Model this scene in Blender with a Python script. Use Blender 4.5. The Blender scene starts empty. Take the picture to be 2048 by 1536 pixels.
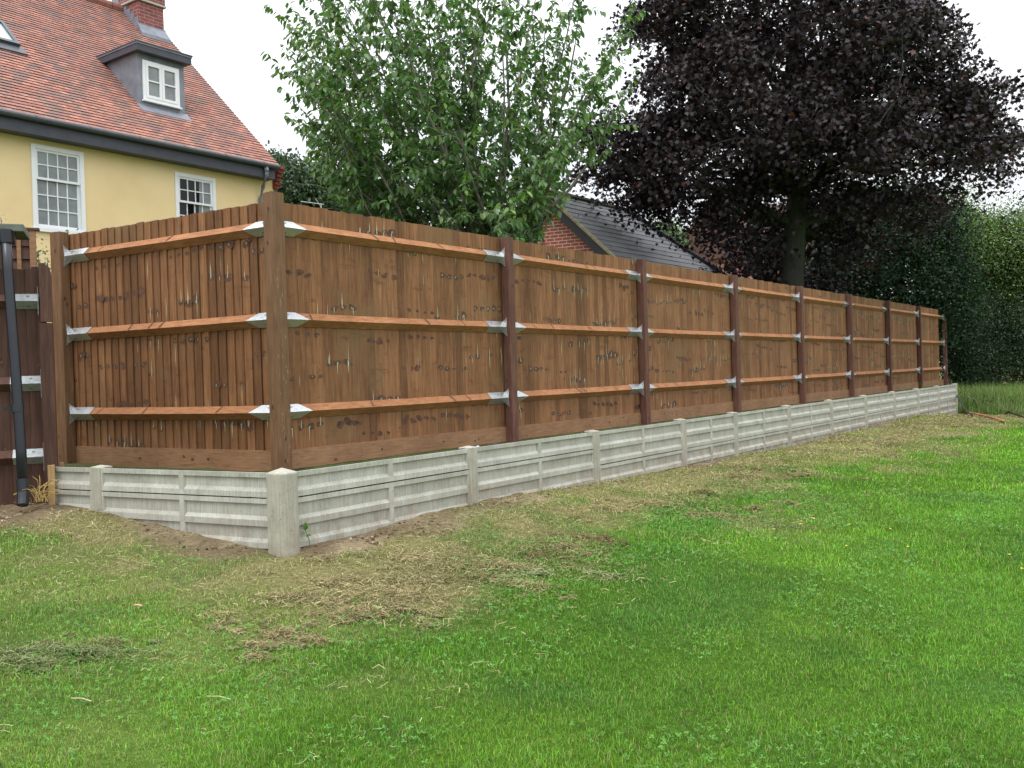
import bpy, math, random
import numpy as np
from math import sin, cos, pi, radians as R
random.seed(7); rng = np.random.default_rng(7)
SC = bpy.context.scene
COL = SC.collection
# ------------------------------------------------------------------ camera
F_PX, PITCH, ROLL, EYE = 1864.1, -0.0121, -0.0303, 1.3
cp, sp = cos(PITCH), sin(PITCH); cr, sr = cos(ROLL), sin(ROLL)
FW = np.array([0, cp, sp]); R0 = np.array([1., 0, 0]); U0 = np.array([0, -sp, cp])
RT = cr*R0 + sr*U0; UP = -sr*R0 + cr*U0
EYEP = np.array([0, 0, EYE])
cam = bpy.data.cameras.new('camera'); co = bpy.data.objects.new('camera', cam); COL.objects.link(co)
from mathutils import Matrix, Vector
M = Matrix(((RT[0], UP[0], -FW[0], 0), (RT[1], UP[1], -FW[1], 0), (RT[2], UP[2], -FW[2], EYE), (0, 0, 0, 1)))
co.matrix_world = M
cam.sensor_width = 36; cam.lens = F_PX/2048*36; cam.clip_end = 1000; cam.clip_start = .05
SC.camera = co
# ------------------------------------------------------------------ world, sun, exposure
SUN_EL, SUN_ROT = R(62), R(200)
w = bpy.data.worlds.new('World'); SC.world = w; w.use_nodes = True
nt = w.node_tree; nt.nodes.clear()
sky = nt.nodes.new('ShaderNodeTexSky'); sky.sky_type = 'NISHITA'; sky.sun_disc = False
sky.sun_elevation = SUN_EL; sky.sun_rotation = SUN_ROT; sky.dust_density = 3
mx = nt.nodes.new('ShaderNodeMixRGB'); mx.inputs[0].default_value = .93
tc = nt.nodes.new('ShaderNodeTexCoord'); nz = nt.nodes.new('ShaderNodeTexNoise'); nz.inputs['Scale'].default_value = 2.2; nz.inputs['Detail'].default_value = 5
rp = nt.nodes.new('ShaderNodeValToRGB')
rp.color_ramp.elements[0].position = .3; rp.color_ramp.elements[0].color = (8.8, 9.1, 9.7, 1)
rp.color_ramp.elements[1].position = .7; rp.color_ramp.elements[1].color = (10.4, 10.6, 10.9, 1)
nt.links.new(tc.outputs['Generated'], nz.inputs['Vector']); nt.links.new(nz.outputs[0], rp.inputs[0])
nt.links.new(sky.outputs[0], mx.inputs[1]); nt.links.new(rp.outputs[0], mx.inputs[2])
sx = nt.nodes.new('ShaderNodeSeparateXYZ'); nt.links.new(tc.outputs['Generated'], sx.inputs[0])
mrz = nt.nodes.new('ShaderNodeMapRange'); mrz.inputs[1].default_value = 0; mrz.inputs[2].default_value = 1; mrz.inputs[3].default_value = .52; mrz.inputs[4].default_value = 1.9   # an overcast sky is brighter overhead
nt.links.new(sx.outputs[2], mrz.inputs[0])
mul = nt.nodes.new('ShaderNodeMixRGB'); mul.blend_type = 'MULTIPLY'; mul.inputs[0].default_value = 1; nt.links.new(mrz.outputs[0], mul.inputs[2])
bg = nt.nodes.new('ShaderNodeBackground'); bg.inputs[1].default_value = .1
wo = nt.nodes.new('ShaderNodeOutputWorld')
nt.links.new(mx.outputs[0], mul.inputs[1]); nt.links.new(mul.outputs[0], bg.inputs[0]); nt.links.new(bg.outputs[0], wo.inputs[0])
sl = bpy.data.lights.new('sun', 'SUN'); sl.energy = .8; sl.angle = R(25); sl.color = (1, .97, .92)
so = bpy.data.objects.new('sun', sl); COL.objects.link(so)
so.rotation_euler = (R(28), 0, R(200-180)*-1)
SC.view_settings.view_transform = 'Standard'; SC.view_settings.look = 'None'
SC.view_settings.exposure = .75; SC.view_settings.gamma = 1
SC.cycles.max_bounces = 6; SC.cycles.transparent_max_bounces = 4; SC.cycles.diffuse_bounces = 3

# ------------------------------------------------------------------ helpers
def ray(px, py):
    r = FW + RT*((px-1024)/F_PX) - UP*((py-768)/F_PX)
    return r
def at(px, py, y):
    r = ray(px, py); return EYEP + r*(y/r[1])
def onplane(px, py, P0, n):
    r = ray(px, py); return EYEP + r*(np.dot(P0-EYEP, n)/np.dot(r, n))
def v3(a, b, c): return np.array([a, b, c], float)
class Fr:
    """frame: origin, along u, outward w, up z"""
    def __init__(s, O, th, flip=1):
        s.O = v3(*O); s.d = v3(sin(th), cos(th), 0); s.n = v3(cos(th), -sin(th), 0)*flip
    def p(s, u, w, z): return s.O + s.d*u + s.n*w + v3(0, 0, z)
    def uwz(s, P):
        q = P - s.O; return np.dot(q, s.d), np.dot(q, s.n), q[2]
class MB:
    def __init__(s): s.v = []; s.f = []; s.m = []; s.uv = []
    def face(s, pts, m=0, uv=None):
        k = len(s.v); s.v += [tuple(p) for p in pts]; s.f.append(tuple(range(k, k+len(pts)))); s.m.append(m)
        s.uv += (list(uv) if uv is not None else [(0, 0)]*len(pts))
    def hexa(s, P, m=0):
        k = len(s.v); s.v += [tuple(p) for p in P]
        for q in ((0,3,2,1),(4,5,6,7),(0,1,5,4),(1,2,6,5),(2,3,7,6),(3,0,4,7)):
            s.f.append(tuple(k+i for i in q)); s.m.append(m); s.uv += [(0, 0)]*4
    def box(s, fr, u0, u1, w0, w1, z0, z1, m=0):
        s.hexa([fr.p(u0,w0,z0), fr.p(u1,w0,z0), fr.p(u1,w1,z0), fr.p(u0,w1,z0), fr.p(u0,w0,z1), fr.p(u1,w0,z1), fr.p(u1,w1,z1), fr.p(u0,w1,z1)], m)
    def prism(s, A, B, m=0):
        n = len(A); k = len(s.v); s.v += [tuple(p) for p in A] + [tuple(p) for p in B]
        s.f.append(tuple(k+i for i in range(n))[::-1]); s.m.append(m); s.uv += [(0, 0)]*n
        s.f.append(tuple(k+n+i for i in range(n))); s.m.append(m); s.uv += [(0, 0)]*n
        for i in range(n):
            j = (i+1) % n; s.f.append((k+i, k+j, k+n+j, k+n+i)); s.m.append(m); s.uv += [(0, 0)]*4
    def tube(s, pts, rad, n=6, m=0, cap=True):
        pts = [np.array(p, float) for p in pts]; k = len(s.v); N = len(pts)
        for i, p in enumerate(pts):
            t = pts[min(i+1, N-1)] - pts[max(i-1, 0)]; t /= (np.linalg.norm(t)+1e-9)
            a = np.cross(t, v3(0, 0, 1) if abs(t[2]) < .9 else v3(1, 0, 0)); a /= np.linalg.norm(a); b = np.cross(t, a)
            r = rad[i] if hasattr(rad, '__len__') else rad
            for j in range(n):
                an = 2*pi*j/n; s.v.append(tuple(p + (a*cos(an) + b*sin(an))*r))
        for i in range(N-1):
            for j in range(n):
                j2 = (j+1) % n
                s.f.append((k+i*n+j, k+i*n+j2, k+(i+1)*n+j2, k+(i+1)*n+j)); s.m.append(m); s.uv += [(0, 0)]*4
        if cap:
            s.f.append(tuple(k+j for j in range(n))[::-1]); s.m.append(m); s.uv += [(0, 0)]*n
            s.f.append(tuple(k+(N-1)*n+j for j in range(n))); s.m.append(m); s.uv += [(0, 0)]*n
    def build(s, name, mats, parent=None, smooth=False, bevel=0, orient=True):
        me = bpy.data.meshes.new(name)
        L = world_loc(parent) if parent else v3(0, 0, 0)
        me.from_pydata([tuple(np.array(p)-L) for p in s.v], [], s.f)
        if not isinstance(mats, (list, tuple)): mats = [mats]
        for m in mats: me.materials.append(m)
        me.polygons.foreach_set('material_index', s.m)
        uvl = me.uv_layers.new(name='UVMap'); uvl.data.foreach_set('uv', np.array(s.uv, float).ravel())
        if smooth: me.polygons.foreach_set('use_smooth', [True]*len(s.f))
        me.update()
        o = bpy.data.objects.new(name, me); COL.objects.link(o)
        if parent: o.parent = parent
        if bevel:
            b = o.modifiers.new('bevel', 'BEVEL'); b.width = bevel; b.segments = 2; b.limit_method = 'ANGLE'
        return o
def world_loc(o):
    L = v3(0, 0, 0)
    while o is not None: L = L + v3(*o.location); o = o.parent
    return L
def tag(o, label=None, cat=None, group=None, kind=None):
    if label: o['label'] = label
    if cat: o['category'] = cat
    if group: o['group'] = group
    if kind: o['kind'] = kind
    return o
def thing(name, loc, label, cat, group=None, kind=None):
    o = bpy.data.objects.new(name, None); COL.objects.link(o); o.location = tuple(float(x) for x in loc); o.empty_display_size = .1
    return tag(o, label, cat, group, kind)
def reorigin(o):
    """give a mesh that is a whole thing its own origin at its base"""
    me = o.data; n = len(me.vertices); a = np.zeros(n*3); me.vertices.foreach_get('co', a); a = a.reshape(-1, 3)
    c = (a.min(0)+a.max(0))/2; c[2] = a[:, 2].min(); me.vertices.foreach_set('co', (a-c).ravel()); o.location = tuple(c); me.update(); return o
def rawmesh(name, V, loops, lstart, ltot, mats, parent=None, colors=None, smooth=False, matidx=None):
    me = bpy.data.meshes.new(name); L = world_loc(parent) if parent else v3(0, 0, 0)
    V = V - L
    me.vertices.add(len(V)); me.vertices.foreach_set('co', V.astype(np.float32).ravel())
    me.loops.add(len(loops)); me.loops.foreach_set('vertex_index', loops.astype(np.int32))
    me.polygons.add(len(lstart)); me.polygons.foreach_set('loop_start', lstart.astype(np.int32)); me.polygons.foreach_set('loop_total', ltot.astype(np.int32))
    if matidx is not None: me.polygons.foreach_set('material_index', matidx.astype(np.int32))
    if smooth: me.polygons.foreach_set('use_smooth', np.ones(len(lstart), bool))
    me.update(calc_edges=True)
    if colors is not None:
        ca = me.color_attributes.new('Col', 'FLOAT_COLOR', 'POINT')
        c4 = np.ones((len(V), 4), np.float32); c4[:, :3] = colors; ca.data.foreach_set('color', c4.ravel())
    if not isinstance(mats, (list, tuple)): mats = [mats]
    for m in mats: me.materials.append(m)
    o = bpy.data.objects.new(name, me); COL.objects.link(o)
    if parent: o.parent = parent
    return o
def scatter(name, tv, tf, pos, mat3, colors, mat, parent=None, smooth=False):
    """copies of a small template (verts tv, faces tf) at pos with 3x3 matrices: one mesh"""
    tv = np.array(tv, float); N = len(pos); K = len(tv)
    V = np.einsum('nij,kj->nki', mat3, tv) + pos[:, None, :]
    fl = np.concatenate([np.array(f) for f in tf]); lt = np.array([len(f) for f in tf])
    loops = (fl[None, :] + (np.arange(N)*K)[:, None]).ravel()
    ltot = np.tile(lt, N); lstart = np.concatenate([[0], np.cumsum(ltot)[:-1]])
    return rawmesh(name, V.reshape(-1, 3), loops, lstart, ltot, mat, parent, np.repeat(colors, K, axis=0), smooth)
# numpy value noise
_T = np.random.default_rng(3).random((256, 256))
def vn(x, y):
    xi = np.floor(x).astype(int); yi = np.floor(y).astype(int); fx = x-xi; fy = y-yi
    fx = fx*fx*(3-2*fx); fy = fy*fy*(3-2*fy)
    a = _T[xi % 256, yi % 256]; b = _T[(xi+1) % 256, yi % 256]; c = _T[xi % 256, (yi+1) % 256]; d = _T[(xi+1) % 256, (yi+1) % 256]
    return (a*(1-fx)+b*fx)*(1-fy) + (c*(1-fx)+d*fx)*fy
def fbm(x, y, o=4):
    s = 0; a = 1; t = 0
    for i in range(o):
        s = s + a*vn(x*2**i+17*i, y*2**i+31*i); t += a; a *= .5
    return s/t
def sstep(a, b, x):
    t = np.clip((x-a)/(b-a), 0, 1); return t*t*(3-2*t)

# ------------------------------------------------------------------ materials
def newmat(name):
    m = bpy.data.materials.new(name); m.use_nodes = True; t = m.node_tree; b = t.nodes['Principled BSDF']; return m, t, b
def nd(t, kind, **k):
    n = t.nodes.new(kind)
    for a, v in k.items(): setattr(n, a, v)
    return n
def ramp(t, src, stops):
    r = t.nodes.new('ShaderNodeValToRGB'); e = r.color_ramp.elements
    while len(e) < len(stops): e.new(.5)
    for i, (p, c) in enumerate(stops): e[i].position = p; e[i].color = (*c, 1)
    t.links.new(src, r.inputs[0]); return r.outputs[0]
def mixc(t, fac, a, b, mode='MIX'):
    m = t.nodes.new('ShaderNodeMixRGB'); m.blend_type = mode
    for i, s in ((0, fac), (1, a), (2, b)):
        if hasattr(s, 'links') or hasattr(s, 'is_linked'): t.links.new(s, m.inputs[i])
        else: m.inputs[i].default_value = s if i == 0 else (*s, 1)
    return m.outputs[0]
def noise(t, vec, scale, detail=4, rough=.6, dist=0):
    n = t.nodes.new('ShaderNodeTexNoise'); n.inputs['Scale'].default_value = scale; n.inputs['Detail'].default_value = detail
    n.inputs['Roughness'].default_value = rough; n.inputs['Distortion'].default_value = dist
    if vec is not None: t.links.new(vec, n.inputs['Vector'])
    return n.outputs[0]
def mapping(t, src, scale=(1, 1, 1), rot=(0, 0, 0), loc=None):
    m = t.nodes.new('ShaderNodeMapping'); m.inputs['Scale'].default_value = scale; m.inputs['Rotation'].default_value = rot
    t.links.new(src, m.inputs[0])
    if loc is not None: t.links.new(loc, m.inputs[1])
    return m.outputs[0]
def bump(t, b, h, strength=.3, dist=.01):
    n = t.nodes.new('ShaderNodeBump'); n.inputs['Strength'].default_value = strength; n.inputs['Distance'].default_value = dist
    t.links.new(h, n.inputs['Height']); t.links.new(n.outputs[0], b.inputs['Normal'])
def objco(t): return t.nodes.new('ShaderNodeTexCoord').outputs['Object']
def flat(name, c, rough=.6, metal=0, var=.12, scale=8):
    m, t, b = newmat(name); n = noise(t, objco(t), scale, 5)
    col = ramp(t, n, [(.3, [x*(1-var) for x in c]), (.7, [min(1, x*(1+var)) for x in c])])
    t.links.new(col, b.inputs['Base Color']); b.inputs['Roughness'].default_value = rough; b.inputs['Metallic'].default_value = metal
    return m
def wood(name, c_dark, c_mid, c_light, rot=0, grain=(14, 14, .9), rough=.75, blotch=None, island=.35, spec=.3):
    m, t, b = newmat(name); oc = objco(t)
    geo = t.nodes.new('ShaderNodeNewGeometry'); rnd = geo.outputs['Random Per Island']
    sc = t.nodes.new('ShaderNodeMath'); sc.operation = 'MULTIPLY'; sc.inputs[1].default_value = 37; t.links.new(rnd, sc.inputs[0])
    cv = t.nodes.new('ShaderNodeCombineXYZ'); t.links.new(sc.outputs[0], cv.inputs[2]); t.links.new(sc.outputs[0], cv.inputs[0])
    v = mapping(t, oc, grain, (0, 0, rot), cv.outputs[0])
    g = noise(t, v, 3.2, 6, .65, .6)
    col = ramp(t, g, [(.28, c_dark), (.5, c_mid), (.75, c_light)])
    g2 = noise(t, oc, 2.3, 4)
    col = mixc(t, .5, col, ramp(t, g2, [(.35, (.72, .68, .62)), (.65, (1.15, 1.15, 1.15))]), 'MULTIPLY')
    isl = ramp(t, rnd, [(0, (1-island, 1-island*1.05, 1-island*1.1)), (.5, (1, .97, .95)), (1, (1+island*.6, 1+island*.6, 1+island*.6))])
    col = mixc(t, .8, col, isl, 'MULTIPLY')
    if blotch:
        g3 = noise(t, oc, blotch[0], 5, .6, .3)
        msk = ramp(t, g3, [(blotch[1], (0, 0, 0)), (blotch[1]+.12, (1, 1, 1))])
        mm = t.nodes.new('ShaderNodeMath'); mm.operation = 'MULTIPLY'; mm.inputs[1].default_value = .6; t.links.new(msk, mm.inputs[0])
        col = mixc(t, mm.outputs[0], col, blotch[2])
    if name == 'fence_board_wood':      # dark reddish patches spreading across neighbouring boards
        g4 = noise(t, mapping(t, oc, (2.6, 2.6, 7)), 1.6, 6, .72, .5)
        col = mixc(t, ramp(t, g4, [(.57, (0, 0, 0)), (.70, (.62, .62, .62))]), col, (.085, .033, .018))
    t.links.new(col, b.inputs['Base Color']); b.inputs['Roughness'].default_value = rough; b.inputs['Specular IOR Level'].default_value = spec
    bump(t, b, g, .5, .004); return m
mt = {}
mt['board'] = wood('fence_board_wood', (.108,.049,.021), (.212,.100,.043), (.305,.156,.071), blotch=(1.3,.53,(.185,.112,.05)), island=.42)
mt['post'] = wood('fence_post_wood', (.07,.033,.026), (.12,.055,.040), (.17,.085,.06), grain=(16,16,1.2), blotch=(2.2,.6,(.15,.085,.05)))
mt['postc'] = wood('corner_post_wood', (.105,.055,.028), (.160,.088,.045), (.22,.128,.070), grain=(16,16,1.2), blotch=(3,.58,(.10,.055,.035)))
mt['rail'] = wood('rail_wood', (.21,.088,.038), (.33,.150,.066), (.42,.215,.103), grain=(3,3,20), island=.15)
mt['gravelb'] = wood('gravel_board_wood', (.165,.088,.045), (.26,.145,.078), (.34,.20,.11), grain=(2,2,26), island=.15, blotch=(3.5,.62,(.14,.07,.035)))
mt['old'] = wood('old_fence_wood', (.045,.024,.018), (.085,.042,.03), (.13,.068,.048), blotch=(2,.58,(.075,.045,.035)), island=.3)
mt['stake'] = wood('pale_stake_wood', (.3,.19,.09), (.42,.28,.13), (.52,.36,.2))
mt['knotd'] = flat('knot_dark', (.055,.028,.018), .8, var=.4, scale=40)
mt['knotm'] = flat('knot_brown_halo', (.10,.043,.022), .8, var=.4, scale=30)
mt['knotg'] = flat('knot_grey_green', (.21,.215,.15), .8, var=.4, scale=60)
mt['resin'] = flat('pale_resin', (.42,.42,.27), .7, var=.35, scale=50)
mt['resiny'] = flat('yellow_resin', (.52,.37,.19), .7, var=.3, scale=50)
mt['galv'] = None
m, t, b = newmat('galvanised_steel'); n = noise(t, objco(t), 55, 3)
t.links.new(ramp(t, n, [(.3, (.50,.53,.54)), (.7, (.70,.72,.74))]), b.inputs['Base Color'])
t.links.new(ramp(t, n, [(.3, (.32,.32,.32)), (.7, (.5,.5,.5))]), b.inputs['Roughness']); b.inputs['Metallic'].default_value = .85; mt['galv'] = m
mt['galvold'] = flat('dull_galvanised_steel', (.40,.43,.44), .6, .75, .15, 40)
mt['nail'] = flat('nail_dark', (.06,.055,.05), .5)
# concrete with fine vertical run marks
m, t, b = newmat('cast_concrete'); oc = objco(t)
g = noise(t, oc, 6, 6, .65); st = noise(t, mapping(t, oc, (60, 60, 3)), 1.5, 4); fine = noise(t, oc, 160, 2)
col = ramp(t, g, [(.25, (.33,.325,.29)), (.5, (.43,.43,.385)), (.75, (.51,.51,.465))])
col = mixc(t, .55, col, ramp(t, st, [(.35, (.66,.66,.62)), (.6, (1.08,1.08,1.06))]), 'MULTIPLY')
col = mixc(t, .3, col, ramp(t, fine, [(.35, (.7,.7,.68)), (.65, (1.15,1.15,1.15))]), 'MULTIPLY')
rust = noise(t, oc, 2.1, 5, .7)
col = mixc(t, ramp(t, rust, [(.63, (0,0,0)), (.72, (.5,.5,.5))]), col, (.36,.24,.16))
sz = nd(t, 'ShaderNodeSeparateXYZ'); t.links.new(oc, sz.inputs[0])
mz = nd(t, 'ShaderNodeMapRange'); mz.inputs[1].default_value = .22; mz.inputs[2].default_value = .52; mz.inputs[3].default_value = .75; mz.inputs[4].default_value = 0; t.links.new(sz.outputs[2], mz.inputs[0])
sp_ = ramp(t, noise(t, oc, 7, 6, .75), [(.42, (0, 0, 0)), (.62, (1, 1, 1))]); mm_ = nd(t, 'ShaderNodeMath', operation='MULTIPLY'); t.links.new(mz.outputs[0], mm_.inputs[0]); t.links.new(sp_, mm_.inputs[1])
col = mixc(t, mm_.outputs[0], col, (.27, .20, .135))     # soil splashed on the lowest part
pit = ramp(t, noise(t, oc, 75, 2, .5), [(.27, (.35, .34, .3)), (.32, (1, 1, 1))]); col = mixc(t, .8, col, pit, 'MULTIPLY')
geo = nd(t, 'ShaderNodeNewGeometry'); rr = ramp(t, geo.outputs['Random Per Island'], [(0, (.90,.89,.86)), (1, (1.06,1.06,1.06))])
col = mixc(t, 1., col, rr, 'MULTIPLY')
t.links.new(col, b.inputs['Base Color']); b.inputs['Roughness'].default_value = .9; bump(t, b, fine, .35, .003); mt['conc'] = m
mt['concp'] = mt['conc'].copy(); mt['concp'].name = 'cast_concrete_post'
for _n in mt['concp'].node_tree.nodes:
    if _n.type == 'VALTORGB' and abs(_n.color_ramp.elements[0].color[0]-.33) < .001:
        for _e, _c in zip(_n.color_ramp.elements, ((.30,.285,.245), (.395,.38,.325), (.47,.455,.395))): _e.color = (*_c, 1)
# render
m, t, b = newmat('cream_render'); oc = objco(t); g = noise(t, oc, 1.1, 5); f = noise(t, oc, 90, 3)
col = ramp(t, g, [(.3, (.77,.575,.30)), (.5, (.82,.625,.335)), (.7, (.84,.655,.37))]); t.links.new(col, b.inputs['Base Color']); b.inputs['Roughness'].default_value = .9; bump(t, b, f, .25, .005); mt['render'] = m
def brickmat(name, c1, c2, mort, sx=1, bw=.225, rh=.075, ms=.010, off=.5, bias=0, patch=None, rough=.85, bmp=.5):
    m, t, b = newmat(name); uv = nd(t, 'ShaderNodeUVMap').outputs[0]
    br = nd(t, 'ShaderNodeTexBrick'); br.inputs['Scale'].default_value = 1; br.offset = off
    br.inputs['Brick Width'].default_value = bw; br.inputs['Row Height'].default_value = rh; br.inputs['Mortar Size'].default_value = ms; br.inputs['Bias'].default_value = bias
    br.inputs['Color1'].default_value = (*c1, 1); br.inputs['Color2'].default_value = (*c2, 1); br.inputs['Mortar'].default_value = (*mort, 1)
    t.links.new(uv, br.inputs[0]); col = br.outputs[0]
    n1 = noise(t, uv, 14, 4); col = mixc(t, .5, col, ramp(t, n1, [(.3, (.65,.65,.65)), (.7, (1.3,1.3,1.3))]), 'MULTIPLY')
    if patch:
        p = noise(t, uv, patch[0], 5, .75); col = mixc(t, ramp(t, p, [(patch[1], (0,0,0)), (patch[1]+.1, (patch[3],)*3)]), col, patch[2])
    t.links.new(col, b.inputs['Base Color']); b.inputs['Roughness'].default_value = rough
    bump(t, b, br.outputs['Fac'], -bmp, .006); return m
mt['brick'] = brickmat('red_brick', (.28,.055,.035), (.20,.045,.035), (.38,.30,.24))
mt['brickc'] = brickmat('chimney_brick', (.27,.07,.06), (.17,.045,.045), (.27,.20,.17), ms=.008)
mt['tile'] = brickmat('clay_plain_tile', (.44,.195,.14), (.28,.115,.085), (.12,.055,.045), bw=.165, rh=.1, ms=.004, patch=(2.6,.47,(.175,.12,.105),.85), bmp=.2)
mt['slate'] = brickmat('grey_slate', (.088,.090,.097), (.062,.064,.070), (.03,.03,.033), bw=.3, rh=.2, ms=.005, patch=(.9,.6,(.12,.115,.075),.6), rough=.5, bmp=.4)
mt['lead'] = flat('lead_sheet', (.20,.215,.25), .55, .2, .2, 5)
mt['leadd'] = flat('dark_fascia_paint', (.055,.058,.075), .6, 0, .15, 5)
mt['gutter'] = flat('grey_gutter', (.06,.068,.078), .45)
mt['white'] = flat('white_gloss_paint', (.80,.81,.82), .4, var=.03)
mt['black'] = flat('black_plastic', (.012,.014,.02), .3)
mt['roofdark'] = flat('weathered_felt_edge', (.12,.13,.11), .85, var=.3)
mt['mortarm'] = flat('mossy_mortar', (.13,.115,.065), .9, var=.4, scale=14)
def glass(name, c, r=.06):
    m, t, b = newmat(name); n = noise(t, objco(t), 3, 3)
    t.links.new(ramp(t, n, [(.35, [x*.8 for x in c]), (.65, [x*1.2 for x in c])]), b.inputs['Base Color']); b.inputs['Roughness'].default_value = r; b.inputs['Specular IOR Level'].default_value = .7
    return m
mt['paneg'] = glass('window_glass_grey_curtain_reflection', (.185,.205,.21)); mt['paned'] = glass('window_glass_dark_room', (.008,.009,.012)); mt['paned'].node_tree.nodes['Principled BSDF'].inputs['Specular IOR Level'].default_value = .3; mt['panel'] = glass('skylight_glass_sky_reflection', (.42,.5,.5), .12)  # grey pane base mixes net curtain with painted sky reflection
def leafmat(name, rough=.5, trans=.25, spec=.4, tint=(1,1,1)):
    m, t, b = newmat(name); a = nd(t, 'ShaderNodeVertexColor', layer_name='Col'); col = a.outputs[0]
    t.links.new(col, b.inputs['Base Color']); b.inputs['Roughness'].default_value = rough; b.inputs['Specular IOR Level'].default_value = spec
    if trans:
        tr = nd(t, 'ShaderNodeBsdfTranslucent'); c2 = mixc(t, 1., col, (1.3*tint[0], 1.5*tint[1], .6*tint[2]), 'MULTIPLY'); t.links.new(c2, tr.inputs[0])
        ms = nd(t, 'ShaderNodeMixShader'); ms.inputs[0].default_value = trans
        t.links.new(b.outputs[0], ms.inputs[1]); t.links.new(tr.outputs[0], ms.inputs[2]); t.links.new(ms.outputs[0], t.nodes['Material Output'].inputs[0])
    return m
mt['leaf'] = leafmat('green_leaf', .45, .28, .5); mt['ivyleaf'] = leafmat('ivy_leaf', .65, .2, .22); mt['mleaf'] = leafmat('purple_leaf', .55, .10, .38, (1.2,.5,.8)); mt['gleaf'] = leafmat('grass_blade', .55, .3, .25)
mt['dry'] = leafmat('dry_straw', .8, .1, .1)
m, t, b = newmat('tree_bark'); oc = objco(t); g = noise(t, mapping(t, oc, (9, 9, 2.5)), 3, 6, .7)
t.links.new(ramp(t, g, [(.3, (.09,.08,.065)), (.7, (.26,.235,.20))]), b.inputs['Base Color']); b.inputs['Roughness'].default_value = .95; bump(t, b, g, .8, .02); mt['bark'] = m
m, t, b = newmat('dark_bark'); oc = objco(t); g = noise(t, mapping(t, oc, (9, 9, 2)), 3, 6, .7)
t.links.new(ramp(t, g, [(.3, (.018,.018,.014)), (.7, (.05,.05,.037))]), b.inputs['Base Color']); b.inputs['Roughness'].default_value = .95; bump(t, b, g, .8, .03); mt['barkd'] = m
m, t, b = newmat('lawn_ground'); a = nd(t, 'ShaderNodeVertexColor', layer_name='Col'); oc = objco(t)
g = noise(t, oc, 30, 6, .7); g1 = noise(t, oc, 4, 4)
col = mixc(t, 1., a.outputs[0], ramp(t, g, [(.3, (.55,.55,.5)), (.7, (1.35,1.35,1.3))]), 'MULTIPLY')
t.links.new(col, b.inputs['Base Color']); b.inputs['Roughness'].default_value = 1; b.inputs['Specular IOR Level'].default_value = .1; bump(t, b, g, .8, .03); mt['ground'] = m

# ------------------------------------------------------------------ layout
TH1, TH2 = .6343, -1.033
Cx = (-1.8154, 7.2381)
LONG = Fr((Cx[0], Cx[1], 0), TH1, 1)               # long run of the timber fence
SHORT = Fr((Cx[0], Cx[1], 0), TH2, -1)             # short run, going left and back
ZT, ZR, ZG = 1.4169+EYE, [1.2069+EYE, .4783+EYE, -.2588+EYE], -.7286+EYE
ZW = -.5652+EYE
Wc = LONG.p(-1.0412, 1.2729, 0)
WL = Fr(Wc, TH1, 1)
e = at(110, 932, 6.58)
WTH2 = math.atan2(e[0]-Wc[0], e[1]-Wc[1])
WS = Fr(Wc, WTH2, -1)
WT = [0, 1.8114, 3.6228, 5.4342, 6.8338] + [6.8338+1.8114*k for k in range(1, 8)]
base_px = [1112, 1008, 968, 933, 914, 895, 871, 857, 841, 832, 830, 831]
WB = []
for tt, py in zip(WT, base_px):
    p = WL.p(tt, .06, 0); q = 0
    y = p[1]; px = None
    # project to find px, then height of the post foot
    d = np.array([p[0], p[1], 0]) - np.array([0, 0, EYE])
    X = F_PX*np.dot(d, RT)/np.dot(d, FW) + 1024
    WB.append(at(X, py, y)[2])
# control points of the lawn surface
cp3 = [(*WL.p(tt, .1, 0)[:2], z) for tt, z in zip(WT, WB)]
s1 = WS.p(1.6, .08, 0); s2 = WS.p(2.2, .08, 0)
cp3 += [(s1[0], s1[1], at(188, 1023, s1[1])[2]), (s2[0], s2[1], at(110, 1010, s2[1])[2])]
sm = WS.p(.95, .08, 0); cp3 += [(sm[0], sm[1], at(360, 1065, sm[1])[2])]
cp3 += [(-4.6, 6.3, .47), (-6, 4, .4), (0, 0, 0), (0, 3, .02), (-2.2, 3.3, .13), (3, 3, -.05), (-1, 4.4, .12), (1.2, 5.6, .10), (3.4, 7.5, .06), (6, 10.5, .05), (8.5, 14, .03),
        (12, 12, -.1), (16, 22, -.08), (12, 24, .0), (13, 30, .1), (20, 45, .3), (0, -6, 0), (9, 4, -.1), (25, 8, -.2), (-15, 10, .6), (-10, 40, .5), (5, 60, .5), (40, 60, .3), (-40, 60, .6), (60, 10, 0), (-50, -10, .3), (40, -40, 0)]
CP = np.array(cp3, float)
def _k(r): return r**3*.001 + r
_D = np.linalg.norm(CP[:, None, :2]-CP[None, :, :2], axis=2)
_A = np.block([[_k(_D)*1. , np.ones((len(CP), 1))], [np.ones((1, len(CP))), np.zeros((1, 1))]])
def _k(r): return r
_A = np.block([[_D + 0*np.eye(len(CP)), np.ones((len(CP), 1))], [np.ones((1, len(CP))), np.zeros((1, 1))]])
_S = np.linalg.solve(_A, np.concatenate([CP[:, 2], [0]]))
def G(x, y):
    x = np.asarray(x, float); y = np.asarray(y, float); sh = x.shape; x = x.ravel(); y = y.ravel(); out = np.empty(len(x))
    for i in range(0, len(x), 200000):
        xx = x[i:i+200000]; yy = y[i:i+200000]
        r = np.sqrt((xx[:, None]-CP[None, :, 0])**2+(yy[:, None]-CP[None, :, 1])**2 + .04)
        out[i:i+200000] = r@_S[:-1] + _S[-1]
    x = x.reshape(sh); y = y.reshape(sh)
    return out.reshape(sh) + .035*(fbm(x*1.3+5, y*1.3+9, 3)-.5) + .015*(vn(x*5, y*5)-.5)
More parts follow.
